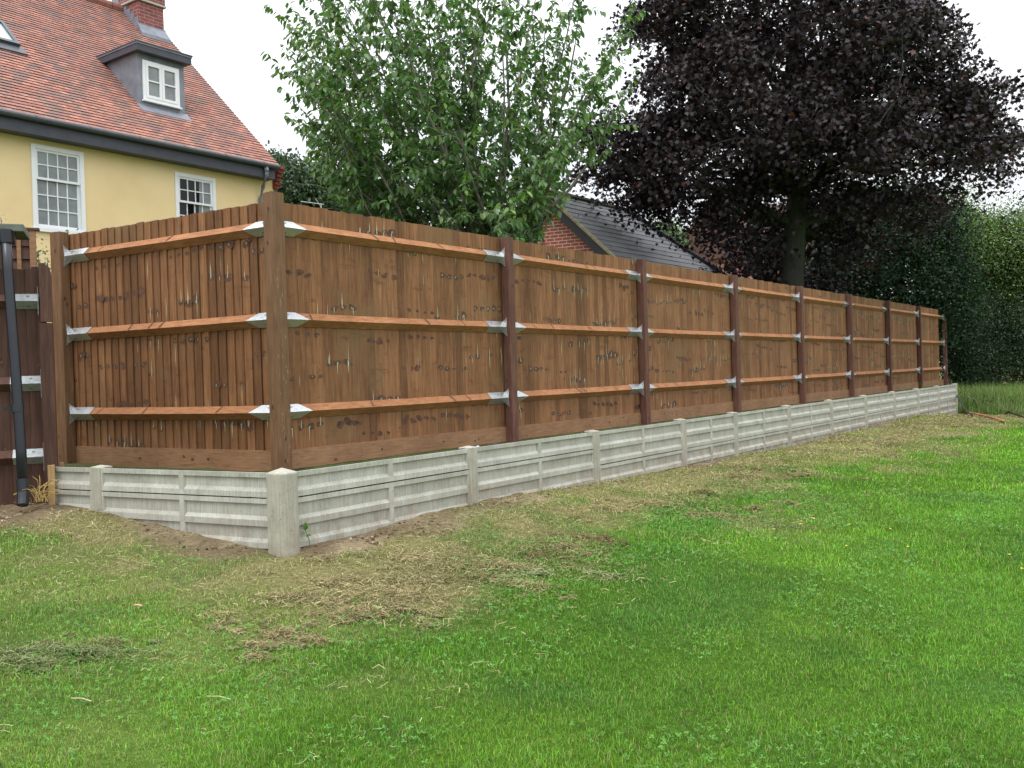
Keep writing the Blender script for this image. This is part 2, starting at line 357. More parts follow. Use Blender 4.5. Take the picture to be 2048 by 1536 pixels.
def wallco(x, y):
    """t along the long wall, n out from it; and the same for the short wall"""
    dx = x-Wc[0]; dy = y-Wc[1]
    t = dx*WL.d[0]+dy*WL.d[1]; n = dx*WL.n[0]+dy*WL.n[1]
    t2 = dx*WS.d[0]+dy*WS.d[1]; n2 = dx*WS.n[0]+dy*WS.n[1]
    return t, n, t2, n2
def lawn_masks(x, y):
    t, n, t2, n2 = wallco(x, y)
    nz1 = fbm(x*1.1+3, y*1.1+8, 4); nz2 = fbm(x*2.7, y*2.7+40, 3); nz3 = fbm(x*.45+70, y*.45, 3)
    wid = 1.22 + .14*sstep(3, 0, t) + .55*sstep(7, 14, t)
    dry = sstep(wid+.35, wid-.45, n + (nz1-.5)*1.7) * (.30+.70*sstep(-1.2, -.1, t + (nz1-.5)*2.2))*sstep(-3.4, -2.2, t)
    dry = dry*(.45+.55*sstep(.34, .54, nz2))
    dry = np.maximum(dry, .45*sstep(.50, .68, fbm(x*.9+20, y*.9+77, 4))*sstep(2.6, 1.5, n)*sstep(-6, -1, t)*sstep(3.2, 4.2, y))
    far = sstep(18.6, 20.5, t)*sstep(3.2, 1.5, n); dry = np.maximum(dry, .6*far)
    # bare soil hugging the concrete, and the worn corner at the left end
    s = sstep(.30, .03, n + (nz2-.5)*.9 - .12*np.sin(t*1.7)) * sstep(-.3, .1, t)
    s = s*sstep(.50, .66, fbm(t*.7+11, n*.3+2, 2)+.12*sstep(1.2, 0, np.abs(t-.5))+.15*sstep(1.1, .2, np.abs(t-3.1)))
    s2 = sstep(.26, .04, n2 + (nz2-.5)*.7)*sstep(.0, .2, t2)*sstep(1.7, 1.2, t2)
    s3 = sstep(.85, .45, n2 + (nz2-.5)*.6)*sstep(1.65, 2.05, t2+(nz1-.5)*.5)
    soil = np.clip(np.maximum(np.maximum(s, s2*.9), s3), 0, 1)
    return dry, soil, nz1, nz2, nz3
def lawn_color(x, y, blade=True):
    dry, soil, a, b2, c = lawn_masks(x, y)
    g0 = np.array([.122,.275,.026]); g1 = np.array([.160,.325,.030]); g2 = np.array([.082,.215,.034])
    k = sstep(.35, .65, c)[..., None]; col = g0*(1-k)+g1*k
    # brighter towards the right, where the lawn is fresher
    fr = sstep(1.5, 8, x)[..., None]; col = col*(1-.45*fr)+np.array([.150,.370,.014])*.45*fr
    k2 = (sstep(.52, .7, a)*.6)[..., None]; col = col*(1-k2)+g2*k2
    lf = (sstep(0, -3.5, x)*sstep(3, 5.5, y))[..., None]*.5; col = col*(1-lf)+np.array([.120,.240,.045])*lf
    pt = .86+.28*fbm(x*3.1+50, y*3.1+7, 4)[..., None]; col = col*pt*(.9+.2*sstep(.4, .6, fbm(x*.8+90, y*.8+14, 3))[..., None])
    d = dry[..., None]; col = col*(1-d)+np.array([.335,.305,.140])*d
    return col, dry, soil
# ------------------------------------------------------------------ ground sheet
def make_ground():
    xs = np.concatenate([np.linspace(-150, -12, 22), np.arange(-11.5, -6, .5), np.arange(-6, 10, .07), np.arange(10, 16, .25), np.linspace(17, 150, 22)])
    ys = np.concatenate([np.linspace(-60, 1, 12), np.arange(1.2, 2, .2), np.arange(2, 12, .07), np.arange(12, 30, .2), np.linspace(31, 260, 24)])
    X, Y = np.meshgrid(xs, ys); Z = G(X, Y)
    dry, soil, a, b2, c = lawn_masks(X, Y)
    Z = Z + .035*soil*(fbm(X*9, Y*9, 3)-.35)
    lc = lawn_color(X, Y)[0]; off = sstep(3.2, 4.5, X-.62*Y)[..., None]; base = lc*(.42+.33*off)
    d = dry[..., None]*.5; base = base*(1-d)+np.array([.25,.225,.105])*d
    s = soil[..., None]; k = sstep(.4, .6, fbm(X*4, Y*4, 3))[..., None]
    base = base*(1-s) + (np.array([.17,.125,.082])*(1-k)+np.array([.26,.205,.135])*k)*s
    ny, nx = X.shape; V = np.stack([X, Y, Z], -1).reshape(-1, 3)
    i = np.arange(nx*ny).reshape(ny, nx); q = np.stack([i[:-1, :-1], i[:-1, 1:], i[1:, 1:], i[1:, :-1]], -1).reshape(-1, 4)
    o = rawmesh('ground', V, q.ravel(), np.arange(len(q))*4, np.full(len(q), 4), mt['ground'], None, base.reshape(-1, 3), True)
    tag(o, kind='structure')
make_ground()
# garden level behind the concrete wall: turf strip, one sheet
def make_garden():
    zs = ZG-.02
    far = 60
    A = WS.p(2.3, -.05, zs); B = WL.p(0, -.03, zs)
    rows = []
    N = 60
    front = [WS.p(8, -.05, zs)] + [WS.p(2.2-2.2*i/8, -.05, zs) for i in range(8)] + [WL.p(WT[-1]*i/N, -.05, zs) for i in range(N+1)]
    V = []
    for k, dist in enumerate((0, .25, .5, .8, 1.2, 2, 4, 10, 25, 60)):
        for p in front:
            q = p + v3(-.35, .94, 0)*dist; h = .03*(vn(np.array(q[0]*4), np.array(q[1]*4))-.5)
            V.append(q + v3(0, 0, h + (-.03 if k == 0 else 0) + .022*min(1, dist/1.0)))
    V = np.array(V); nx = len(front); i = np.arange(len(V)).reshape(-1, nx)
    q = np.stack([i[:-1, :-1], i[:-1, 1:], i[1:, 1:], i[1:, :-1]], -1).reshape(-1, 4)
    n = fbm(V[:, 0]*2, V[:, 1]*2)[:, None]; c = np.array([.07,.11,.03])*(n+.3)+np.array([.08,.06,.035])*(1-n)
    o = rawmesh('garden_soil', V, q.ravel(), np.arange(len(q))*4, np.full(len(q), 4), mt['ground'], None, c, True); tag(o, kind='structure')
make_garden()

# ------------------------------------------------------------------ concrete retaining wall
def concrete_board(fr, u0, u1, z0, z1, rows, mid=True, jit=0.):
    mb = MB(); wf, wr, wb = .022+jit, .006+jit, -.028
    H = z1-z0
    # shell: back, top, bottom, ends
    mb.box(fr, u0, u1, wb, wr-.002, z0, z1)
    us = [u0, u1]; brd = .03
    cols = [(u0+.02, (u0+u1)/2-.02), ((u0+u1)/2+.02, u1-.02)] if mid else [(u0+.02, u1-.02)]
    rh = H/rows; P = fr.p
    rws = [(z0+k*rh+(.034 if k == 0 else .02), z0+(k+1)*rh-(.030 if k == rows-1 else .018)) for k in range(rows)]
    ue = sorted({u0, u1, *[c for cc in cols for c in cc]}); ze = sorted({z0, z1, *[c for r_ in rws for c in r_]})
    for i in range(len(ue)-1):
        for j in range(len(ze)-1):
            a, b_, c, d = ue[i], ue[i+1], ze[j], ze[j+1]
            cell = any(abs(a-q[0]) < 1e-6 for q in cols) and any(abs(c-r_[0]) < 1e-6 for r_ in rws)
            if not cell: mb.face([P(a, wf, c), P(b_, wf, c), P(b_, wf, d), P(a, wf, d)])
            else:
                a2, b2, c2, d2 = a+.008, b_-.008, c+.024, d-.004
                mb.face([P(a2, wr, c2), P(b2, wr, c2), P(b2, wr, d2), P(a2, wr, d2)])
                mb.face([P(a, wf, c), P(b_, wf, c), P(b2, wr, c2), P(a2, wr, c2)])
                mb.face([P(b_, wf, c), P(b_, wf, d), P(b2, wr, d2), P(b2, wr, c2)])
                mb.face([P(b_, wf, d), P(a, wf, d), P(a2, wr, d2), P(b2, wr, d2)])
                mb.face([P(a, wf, d), P(a, wf, c), P(a2, wr, c2), P(a2, wr, d2)])
    # rim joining the front sheet to the body
    for (p, q) in (((u0, z0), (u1, z0)), ((u1, z0), (u1, z1)), ((u1, z1), (u0, z1)), ((u0, z1), (u0, z0))):
        mb.face([P(p[0], wf, p[1]), P(q[0], wf, q[1]), P(q[0], wb, q[1]), P(p[0], wb, p[1])])
    return mb
def concrete_post(fr, u, hw, w0, w1, z0, z1, parent, ch=.012, apex=.013):
    mb = MB(); prof = [(-hw, w0), (hw, w0), (hw, w1-ch), (hw-ch, w1), (-hw+ch, w1), (-hw, w1-ch)]
    A = [fr.p(u+a, b_, z0) for a, b_ in prof]; B = [fr.p(u+a, b_, z1) for a, b_ in prof]
    k = len(mb.v); mb.v += [tuple(p) for p in A+B]; n = len(prof)
    for i in range(n):
        j = (i+1) % n; mb.f.append((k+i, k+j, k+n+j, k+n+i)); mb.m.append(0); mb.uv += [(0, 0)]*4
    ap = tuple(fr.p(u, (w0+w1)/2, z1+apex)); mb.v.append(ap); kk = len(mb.v)-1
    for i in range(n):
        j = (i+1) % n; mb.f.append((k+n+i, k+n+j, kk)); mb.m.append(0); mb.uv += [(0, 0)]*3
    return mb.build('post', mt['concp'], parent, bevel=.003)
wall = thing('retaining_wall', (Wc[0], Wc[1], 0), 'low pale concrete retaining wall of ribbed gravel boards slotted between posts, at the lawn edge', 'retaining wall')
for i, tt in enumerate(WT):
    if i == 0: continue
    concrete_post(WL, tt, .050, -.075, .036, WB[i]-.3, ZW+.006, wall)
# corner post, set on the diagonal of the two runs
cf = Fr(Wc, (TH1+(WTH2+pi/2))/2, 1)
prof = [(-.075, -.07), (.07, -.07), (.07, .05), (.055, .075), (.02, .09), (-.05, .09), (-.078, .07), (-.088, .03)]
mb = MB(); n = len(prof); A = [WL.p(a, b_, WB[0]-.3) for a, b_ in prof]; B = [WL.p(a*.98, b_*.98, ZW+.004) for a, b_ in prof]
mb.v = [tuple(p) for p in A+B]
for i in range(n):
    j = (i+1) % n; mb.f.append((i, j, n+j, n+i)); mb.m.append(0); mb.uv += [(0, 0)]*4
mb.v.append(tuple(WL.p(-.005, .0, ZW+.035)))
for i in range(n):
    j = (i+1) % n; mb.f.append((n+i, n+j, 2*n)); mb.m.append(0); mb.uv += [(0, 0)]*3
mb.build('corner_post', mt['concp'], wall, bevel=.008)
for i in range(len(WT)-1):
    u0, u1 = WT[i]+(.068 if i == 0 else .04), WT[i+1]-.04
    stack = [(.152, 1), (.305, 2), (.305, 2)] if i < 2 else [(.305, 2), (.305, 2), (.305, 2)]
    zt = ZW + random.uniform(-.004, .004)
    for k, (h, rw) in enumerate(stack):
        if zt < min(WB[i], WB[i+1])-.12: break
        concrete_board(WL, u0, u1, zt-h, zt, rw, (u1-u0) > 1, random.uniform(-.003, .003)).build('gravel_board', mt['conc'], wall)
        zt -= h + random.uniform(.006, .011)
_q = onplane(190, 960, WS.p(0, .03, 0), WS.n); sb = WS.uwz(_q)[0]; print('short bay', sb)
concrete_post(WS, sb, .050, -.075, .036, .1, ZW+.006, wall)
for (u0, u1, st) in ((.075, sb-.045, [(.152, 1), (.305, 2), (.305, 2)]), (sb+.045, 2.14, [(.152, 1), (.152, 1), (.152, 1)])):
    zt = ZW
    for k, (h, rw) in enumerate(st):
        concrete_board(WS, u0, u1, zt-h, zt, rw, (u1-u0) > 1, random.uniform(-.002, .002)).build('gravel_board', mt['conc'], wall)
        zt -= h + .008

# ------------------------------------------------------------------ timber fence
fence = thing('timber_fence', (Cx[0], Cx[1], ZG), 'tall new brown close-board fence with arris rails, standing behind the concrete wall', 'fence')
RZ = .056; RB = -.105; RR = -.048
def blob(mb, fr, u, z, wfun, ru, rz, m, n=8, lift=.001):
    ph = random.random()*6
    pts = []
    for i in range(n):
        a = 2*pi*i/n; k = random.uniform(.7, 1.25)
        uu = u+ru*k*cos(a); pts.append(fr.p(uu, wfun(uu)+lift, z+rz*k*sin(a)))
    mb.face(pts, m)
def board_panel(fr, u0, u1, z0, z1, pitch, gapw, step, rev, knots=True):
    """close-board panel: feather-edged boards, knots and resin marks on their faces"""
    mb = MB(); n = int(round((u1-u0)/pitch)); pitch = (u1-u0)/n
    w0 = RB-.003
    k = 0; pat = []; 
    while k < n:
        g = random.randint(3, 7)
        zz = []; z = z0 + random.uniform(.05, .35)
        while z < z1-.02:
            zz.append((z, random.random())); z += random.uniform(.22, .62)
        pat += [(zz, j, g) for j in range(g)]; k += g
    for i in range(n):
        a = u0+i*pitch + random.uniform(-.002, .002); b_ = u0+(i+1)*pitch - gapw + random.uniform(-.0015, .0015)
        zt = z1 + random.uniform(-.006, .006); j0 = random.uniform(-.0015, .0015)
        wa, wb = (w0+j0, w0-step+j0) if not rev else (w0-step+j0, w0+j0)
        th = .012
        mb.hexa([fr.p(a, wa-th-.008, z0), fr.p(b_, wb-th-.008, z0), fr.p(b_, wb, z0), fr.p(a, wa, z0), fr.p(a, wa-th-.008, zt), fr.p(b_, wb-th-.008, zt), fr.p(b_, wb, zt), fr.p(a, wa, zt)], 0)
        mb.box(fr, b_-.01, b_+gapw+.05, w0-step-.045, w0-step-.0225, z0, zt-.01)
        wf = lambda u, a=a, b_=b_, wa=wa, wb=wb: wa+(wb-wa)*min(1, max(0, (u-a)/(b_-a)))
        zz, j, g = pat[i]
        for (z, s) in zz:
            if random.random() < .10+.25*abs(j-g/2)/g: continue
            zc = z + (j-g/2)*(s-.5)*.02 + random.uniform(-.009, .009)
            uc = (a+b_)/2 + (s*7 % 1-.5)*.04 + random.uniform(-.008, .008)
            big = random.uniform(.7, 1.35)*(.75+1.15*(s*13 % 1))
            for q in range(3): blob(mb, fr, uc+random.uniform(-.016, .016)*big, zc+random.uniform(-.011, .011)*big, wf, .021*big*random.uniform(.7, 1.3), .015*big*random.uniform(.7, 1.2), 2, 9, .0006+.0002*q)
            if s > .25: 
                for q in range(2): blob(mb, fr, uc+random.uniform(-.006, .006)*big, zc+random.uniform(-.005, .005)*big, wf, .013*big, .009*big, 1, 8, .0013+.0002*q)
            if s > .4: blob(mb, fr, uc+random.uniform(-.004, .004), zc+random.uniform(-.004, .004), wf, .0062*big, .0075*big, 3, 6, .0018)
            if s > .68:      # resin runs from the knot
                for q in range(random.randint(1, 2)):
                    L = random.uniform(.04, .16); du = random.uniform(-.012, .012)
                    up = random.choice((-1, 1)); uu = uc+du
                    mb.face([fr.p(uu-.0045, wf(uu)+.0019, zc), fr.p(uu+.0045, wf(uu)+.0019, zc), fr.p(uu+.003, wf(uu)+.0019, zc+up*L*.6), fr.p(uu, wf(uu)+.0019, zc+up*L), fr.p(uu-.003, wf(uu)+.0019, zc+up*L*.5)], 4)
        if random.random() < .5:   # a long pale streak
            zc = random.uniform(z0+.1, z1-.2); L = random.uniform(.08, .3); uu = (a+b_)/2+random.uniform(-.03, .03); ww = random.uniform(.0015, .0045); m_ = random.choice((4, 4, 5))
            mb.face([fr.p(uu, wf(uu)+.002, zc), fr.p(uu+ww, wf(uu)+.002, zc+L*.4), fr.p(uu+.001, wf(uu)+.002, zc+L), fr.p(uu-ww, wf(uu)+.002, zc+L*.55)], m_)
    # added strips of the same wood behind the gaps so no daylight shows through the laps
    return mb.build('board_panel', [mt['board'], mt['knotd'], mt['knotm'], mt['knotg'], mt['resin'], mt['resiny']], fence)
def rail_mb(fr, u0, u1, z, sag=.004):
    mb = MB(); nseg = 6; rings = []
    for i in range(nseg+1):
        u = u0+(u1-u0)*i/nseg; dz = -sag*sin(pi*i/nseg); rings.append([fr.p(u, RB, z-RZ+dz), fr.p(u, RR+random.uniform(-.001, .001), z+dz), fr.p(u, RB, z+RZ+dz)])
    k = 0; mb.v = [tuple(p) for r_ in rings for p in r_]
    for i in range(nseg):
        for j in range(3):
            j2 = (j+1) % 3; mb.f.append((i*3+j, i*3+j2, (i+1)*3+j2, (i+1)*3+j)); mb.m.append(0); mb.uv += [(0, 0)]*4
    mb.f += [(0, 1, 2), (nseg*3+2, nseg*3+1, nseg*3)]; mb.m += [0, 0]; mb.uv += [(0, 0)]*6
    for q in range(int((u1-u0)*1.3)):   # slanting knots on the two faces
        u = random.uniform(u0+.3, u1-.3); L = random.uniform(.02, .05); sl_ = random.uniform(-.02, .05)
        for sgn in (1, -1):
            if random.random() < .5 and sgn < 0: continue
            o = .0012
            mb.face([fr.p(u, RB+o, z+sgn*RZ*.95), fr.p(u+L*.45, RB+o, z+sgn*RZ*.95), fr.p(u+sl_+L*.3, RR+o, z+sgn*.004), fr.p(u+sl_, RR+o, z+sgn*.004)], 1)
    return mb
def bracket(fr, ue, s, z, kind, parent, mat=None, length=None):
    """ue: where the bracket meets its post; s: which way it runs along the rail"""
    mb = MB(); o = .003; P = fr.p
    bt, rg = (RB+.006, RZ+.0), (RR+o, 0.)
    if kind == 'pointed':
        lb, lr = .165, .265
    else: lb = lr = length or .29
    for sg in (1, -1):
        A = [P(ue, RB+o, z+sg*(RZ+.004)), P(ue+s*lb, RB+o, z+sg*(RZ+.004)), P(ue+s*lr, RR+o+.001, z), P(ue, RR+o+.001, z)]
        mb.face(A, 0)
        B = [v3(*p)-fr.n*.002 for p in A]; mb.face(B[::-1], 0)
        for i in range(4): mb.face([A[i], A[(i+1) % 4], B[(i+1) % 4], B[i]], 0)
        if kind != 'pointed':
            u_ = ue+s*.003
            tri = [P(u_, RB+.004, z+sg*.030), P(u_, RR+.004, z), P(u_, RR+.010, z+sg*.105)]
            tri2 = [P(u_+s*.002, RB+.004, z+sg*.030), P(u_+s*.002, RR+.004, z), P(u_+s*.002, RR+.010, z+sg*.105)]
            tri = [P(u_, RB+.004, z+sg*.050), P(u_, RR+.004, z), P(u_, RR+.014, z+sg*.1)]
            tri2 = [p + fr.d*s*.002 for p in tri]
            mb.prism(tri, tri2, 0)
            for q in ((RR-.008, .045), (RR+.004, .078)): mb.box(Fr(P(u_, 0, 0), math.atan2(fr.d[0], fr.d[1]), 1 if fr is LONG else -1), s*.0015, s*.005, q[0]-.003, q[0]+.003, z+sg*q[1]-.003, z+sg*q[1]+.003, 1)
        # nail heads and slots
        for (fu, fv, L) in ((.03, .6, .004), (.07, .35, .018), (.1, .7, .004)):
            w_ = RB+(RR-RB)*fv; zz = z+sg*RZ*(1-fv)
            a = ue+s*fu
            c = P(a, w_+.0045, zz); dn = (fr.n*RZ + v3(0, 0, sg)*(RR-RB)); dn /= np.linalg.norm(dn); tn = (fr.n*(RR-RB) - v3(0, 0, sg)*RZ); tn /= np.linalg.norm(tn)
            c = c + dn*.0045
            mb.face([c-fr.d*L/2-tn*.003, c+fr.d*L/2-tn*.003, c+fr.d*L/2+tn*.003, c-fr.d*L/2+tn*.003], 1)
    return mb.build('bracket', [mat or mt['galv'], mt['nail']], parent)
def post_mb(fr, u0, u1, w0, w1, z0, z1, lean=0):
    mb = MB(); nseg = 8
    # slightly uneven sawn post
    for i in range(1): pass
    ring = []
    for i in range(nseg+1):
        z = z0+(z1-z0)*i/nseg; j = [random.uniform(-.0015, .0015) for _ in range(4)]
        c = .006; pr = [(u0+c, w0), (u1-c, w0), (u1, w0+c), (u1, w1-c), (u1-c, w1), (u0+c, w1), (u0, w1-c), (u0, w0+c)]
        ring.append([fr.p(a+lean*(z-z0)/(z1-z0)+j[k//2], b_, z + (.006*random.random() if i == nseg else 0)) for k, (a, b_) in enumerate(pr)])
    mb.v = [tuple(p) for r_ in ring for p in r_]; n = 8
    for i in range(nseg):
        for j in range(n):
            j2 = (j+1) % n; mb.f.append((i*n+j, i*n+j2, (i+1)*n+j2, (i+1)*n+j)); mb.m.append(0); mb.uv += [(0, 0)]*4
    mb.f.append(tuple(nseg*n+j for j in range(n))); mb.m.append(0); mb.uv += [(0, 0)]*n
    # knots on the two seen faces
    for q in range(5):
        z = random.uniform(z0+.2, z1-.1)
        if random.random() < .5: blob(mb, fr, (u0+u1)/2+random.uniform(-.02, .02), z, lambda u: w1, .012, .02, 1, 8, .001)
        else:
            wc = (w0+w1)/2+random.uniform(-.02, .02); pts = []
            for i in range(8):
                a = 2*pi*i/8; k = random.uniform(.7, 1.2); pts.append(fr.p(u0-.001, wc+.012*k*cos(a), z+.02*k*sin(a)))
            mb.face(pts, 1)
    return mb
mb = post_mb(LONG, 0, .12, -.12, 0, ZG-.25, ZT+.045)
for q in range(26):   # fine whitish scuffs on the corner post
    z = random.uniform(ZG+.05, ZT-.5); L = random.uniform(.01, .05)
    u = random.uniform(.01, .1); mb.face([LONG.p(u, .0015, z), LONG.p(u+.003, .0015, z+L*.3), LONG.p(u+.001, .0015, z+L)], 2)
mb.build('corner_post', [mt['postc'], mt['knotd'], mt['resin']], fence)
PU = [0, 3.06] + [3.0*k for k in range(2, 9)]
for k in range(1, 9):
    post_mb(LONG, PU[k], PU[k]+.1, -.1, 0, ZG-.2, ZT+(-.005 if k < 8 else -.16), random.uniform(-.01, .01)*(k < 8)).build('post', [mt['post'], mt['knotd']], fence)
LS = 2.7076
post_mb(SHORT, LS, LS+.105, -.1, 0, ZG-.2, ZT+.01).build('post', [mt['postc'], mt['knotd']], fence)
post_mb(SHORT, LS+.108, LS+.19, -.09, -.03, ZG-.2, ZT+.022).build('end_batten', [mt['board'], mt['knotd']], fence)
GH = .165
for k in range(8):
    u0 = PU[k]+(.12 if k == 0 else .1); u1 = PU[k+1]
    ub = u1 if k < 7 else u1-.45
    board_panel(LONG, u0-.049, ub+.049 if k < 7 else ub, ZG+GH-.03, ZT, .1, .0025, .008, True)
    for z in ZR:
        zz = z + random.uniform(-.003, .003)
        rl = rail_mb(LONG, u0, u1, zz).build('rail', [mt['rail'], mt['knotm']], fence)
        bracket(LONG, u0, 1, zz, 'pointed', rl); bracket(LONG, u1, -1, zz, 'flanged', rl)
    mb = MB(); mb.box(LONG, u0+.004, u1-.002, RB-.012, RB+.012, ZG+.012, ZG+GH + random.uniform(-.006, .006))
    for q in range(5):
        blob(mb, LONG, random.uniform(u0+.2, u1-.2), ZG+random.uniform(.04, .13), lambda u: RB+.012, .016, .011, 1, 9, .0012)
    mb.build('gravel_board', [mt['gravelb'], mt['knotm']], fence)
u0, u1 = .12, LS
board_panel(SHORT, u0-.03, u1+.05, ZG+GH-.03, ZT, .1, .0055, .011, False)
for z in ZR:
    rl = rail_mb(SHORT, u0, u1, z).build('rail', [mt['rail'], mt['knotm']], fence)
    bracket(SHORT, u0, 1, z, 'pointed', rl); bracket(SHORT, u1, -1, z, 'flanged', rl)
mb = MB(); mb.box(SHORT, u0, u1-.002, RB-.012, RB+.012, ZG-.01, ZG+GH)
for q in range(4): blob(mb, SHORT, random.uniform(u0+.2, u1-.2), ZG+random.uniform(.04, .13), lambda u: RB+.012, .02, .014, 1, 9, .0012)
mb.build('gravel_board', [mt['gravelb'], mt['knotm']], fence)

#@@PART2
# ------------------------------------------------------------------ old fence at the left end
gL = at(30, 1010, 6.6)[2]
OA = at(112, 1010, 6.62); OB = at(-60, 1005, 6.42)
OTH = math.atan2(OB[0]-OA[0], OB[1]-OA[1])
OF = Fr((OA[0], OA[1], 0), OTH, -1)                 # u runs left from the end post
if OF.n[1] > 0: OF.n = -OF.n
def ou(px, py): p = onplane(px, py, OF.O, OF.n); return OF.uwz(p)[0], p[2]
old = thing('old_fence', (OA[0], OA[1], gL), 'older dark brown board fence at the left, behind the black pipe', 'fence')
mb = MB(); zt = ou(40, 537)[1]; ul = 2.6; i = 0; u = ou(94, 700)[0]
while u < ul:
    wd = .125+random.uniform(-.01, .01); a0 = random.uniform(-.002, .002)
    mb.hexa([OF.p(u, -.075, gL-.1), OF.p(u+wd-.002, -.065, gL-.1), OF.p(u+wd-.002, -.050+a0, gL-.1), OF.p(u, -.060+a0, gL-.1), OF.p(u, -.075, zt), OF.p(u+wd-.002, -.065, zt), OF.p(u+wd-.002, -.050+a0, zt+.006), OF.p(u, -.060+a0, zt)], 0)
    for q in range(3): blob(mb, OF, u+wd/2+random.uniform(-.03, .03), random.uniform(gL+.1, zt-.1), lambda x: -.048+a0, .009, .012, 1, 8, .001)
    u += wd
mb.build('board_panel', [mt['old'], mt['knotm']], old)
up0, up1 = ou(111, 800)[0], ou(84, 800)[0]
mb = MB(); mb.box(OF, up0, up1, -.06, .03, gL-.2, ou(100, 645)[1]-.004); mb.build('post', mt['old'], old, bevel=.004)
mb = MB(); zc0, zc1 = ou(95, 644)[1], ou(95, 527)[1]
mb.prism([OF.p(up0-.003, -.02, zc0), OF.p(up1-.012, -.02, zc0), OF.p(up1-.012, -.02, zc1-.004), OF.p((up0+up1)/2, -.02, zc1), OF.p(up0+.008, -.02, zc1-.03), OF.p(up0-.003, -.02, zc1-.09)],
         [OF.p(up0-.003, .034, zc0), OF.p(up1-.012, .034, zc0), OF.p(up1-.012, .034, zc1-.004), OF.p((up0+up1)/2, .034, zc1), OF.p(up0+.008, .034, zc1-.03), OF.p(up0-.003, .034, zc1-.09)])
tag(mb.build('post_cap_board', mt['old'], old), 'lighter reddish board nailed over the post top')
mb = MB(); mb.box(OF, up1, up1+.045, -.12, -.06, gL, zt+.02); mb.build('batten', mt['old'], old)
for (pyr, pyb) in ((602, 0), (767, 0), (914, 0)):
    z = ou(60, pyr)[1]
    mb = MB(); A = [(-.05, -.05), (.006, 0), (-.05, .05)]
    mb.prism([OF.p(up1, w_, z+q) for w_, q in A], [OF.p(ul, w_, z+q) for w_, q in A]); rl = mb.build('rail', mt['old'], old)
    _s = (RB, RR, RZ); RB, RR, RZ = -.05, .008, .05
    bracket(OF, up1-.002, 1, z, 'flanged', rl, mt['galvold'], .2)
    RB, RR, RZ = _s
# black downpipe leaning in front of the old fence
pb = at(48, 1003, 6.3); pt = at(12, 468, 6.42)
dp = thing('downpipe', pb, 'long black plastic downpipe leaning from the shed eave to the soil', 'downpipe')
mb = MB(); pts = [pb + (pt-pb)*k + v3(.004*sin(k*5), 0, 0) for k in np.linspace(.05, 1, 8)]; mb.tube(pts, .034, 14); mb.build('pipe', mt['black'], dp, smooth=True)
mb = MB(); pm = pb+(pt-pb)*.345; mb.tube([pm-(pt-pb)*.014, pm+(pt-pb)*.014], .040, 14); mb.box(Fr(pm, OTH, 1), -.03, .085, -.012, .012, -.012, .012); mb.build('clip', mt['black'], dp)
mb = MB(); mb.tube([pb+(pt-pb)*.085, pb+(pt-pb)*.035, pb+(pt-pb)*.012+v3(.002,-.012,0), pb+v3(.006, -.03, -.02)], [.038, .040, .039, .037], 14, cap=False); mb.tube([pb+v3(.003, -.014, .0), pb+v3(.005, -.027, -.017)], .034, 14); mb.build('shoe', mt['black'], dp)
mb = MB(); mb.tube([pt+v3(0, 0, -.06), pt+v3(0, .0, .03)], .041, 14); mb.build('collar', mt['black'], dp)
# shed whose roof corner shows top left
SFr = Fr((OA[0], OA[1]+.0, 0), OTH, 1); SFr.n = OF.n
def su(px, py, w_): p = onplane(px, py, OF.O+OF.n*w_, OF.n); return OF.uwz(p)[0], p[2]
shed = thing('garden_shed', (OA[0]-1.6, OA[1]+1.2, gL), 'small shed whose dark weathered flat roof edge and black gutter show above the old fence', 'shed')
ur, zr = su(47, 448, .12); _, zr2 = su(47, 463, .12)
mb = MB(); mb.box(OF, ur, 3.2, -.30, .12, zr2, zr); mb.build('roof', mt['roofdark'], shed, bevel=.006)
mb = MB(); mb.box(OF, ur+.20, 3.2, -.9, -.18, gL-.1, zr2-.004); mb.build('wall', mt['old'], shed)
mb = MB(); z0 = zr2-.002; mb.prism([OF.p(ur+.06, .015, z0), OF.p(ur+.06, .02, z0-.06), OF.p(ur+.06, .06, z0-.085), OF.p(ur+.06, .1, z0-.06), OF.p(ur+.06, .105, z0)], [OF.p(3.1, .015, z0), OF.p(3.1, .02, z0-.06), OF.p(3.1, .06, z0-.085), OF.p(3.1, .1, z0-.06), OF.p(3.1, .105, z0)]); mb.build('gutter', mt['black'], shed)
# slatted panel seen between shed and old fence
PF = Fr((*at(72, 540, 7.6)[:2], 0), OTH, 1); PF.n = OF.n
def pu(px, py): p = onplane(px, py, PF.O, PF.n); return PF.uwz(p)[0], p[2]
pan = thing('fence_panel', PF.O+v3(0, 0, ZG), 'dark overlap fence panel with horizontal boards, just right of the shed roof corner', 'fence panel')
u0, z1 = pu(71, 462); u1, z2 = pu(33, 470)
mb = MB(); mb.box(PF, u0, u0+.045, -.02, .03, ZG, z1); mb.box(PF, u1-.03, u1, -.02, .03, ZG, z1-.03); mb.box(PF, u0+.6, u0+.64, -.02, .03, ZG, z1-.03); mb.build('frame', mt['gravelb'], pan)
mb = MB(); z = z1
while z > ZG+.6:
    mb.hexa([PF.p(u0+.045, -.018, z-.125), PF.p(u1+.4, -.018, z-.125), PF.p(u1+.4, .012, z-.125), PF.p(u0+.045, .012, z-.125), PF.p(u0+.045, -.02, z), PF.p(u1+.4, -.02, z), PF.p(u1+.4, -.008, z), PF.p(u0+.045, -.008, z)]); z -= .105
mb.build('slat_panel', mt['old'], pan)
mb = MB(); mb.box(PF, u0-.03, u1+.3, -.03, .04, z1+.002, z1+.02); mb.build('cap_rail', mt['old'], pan)

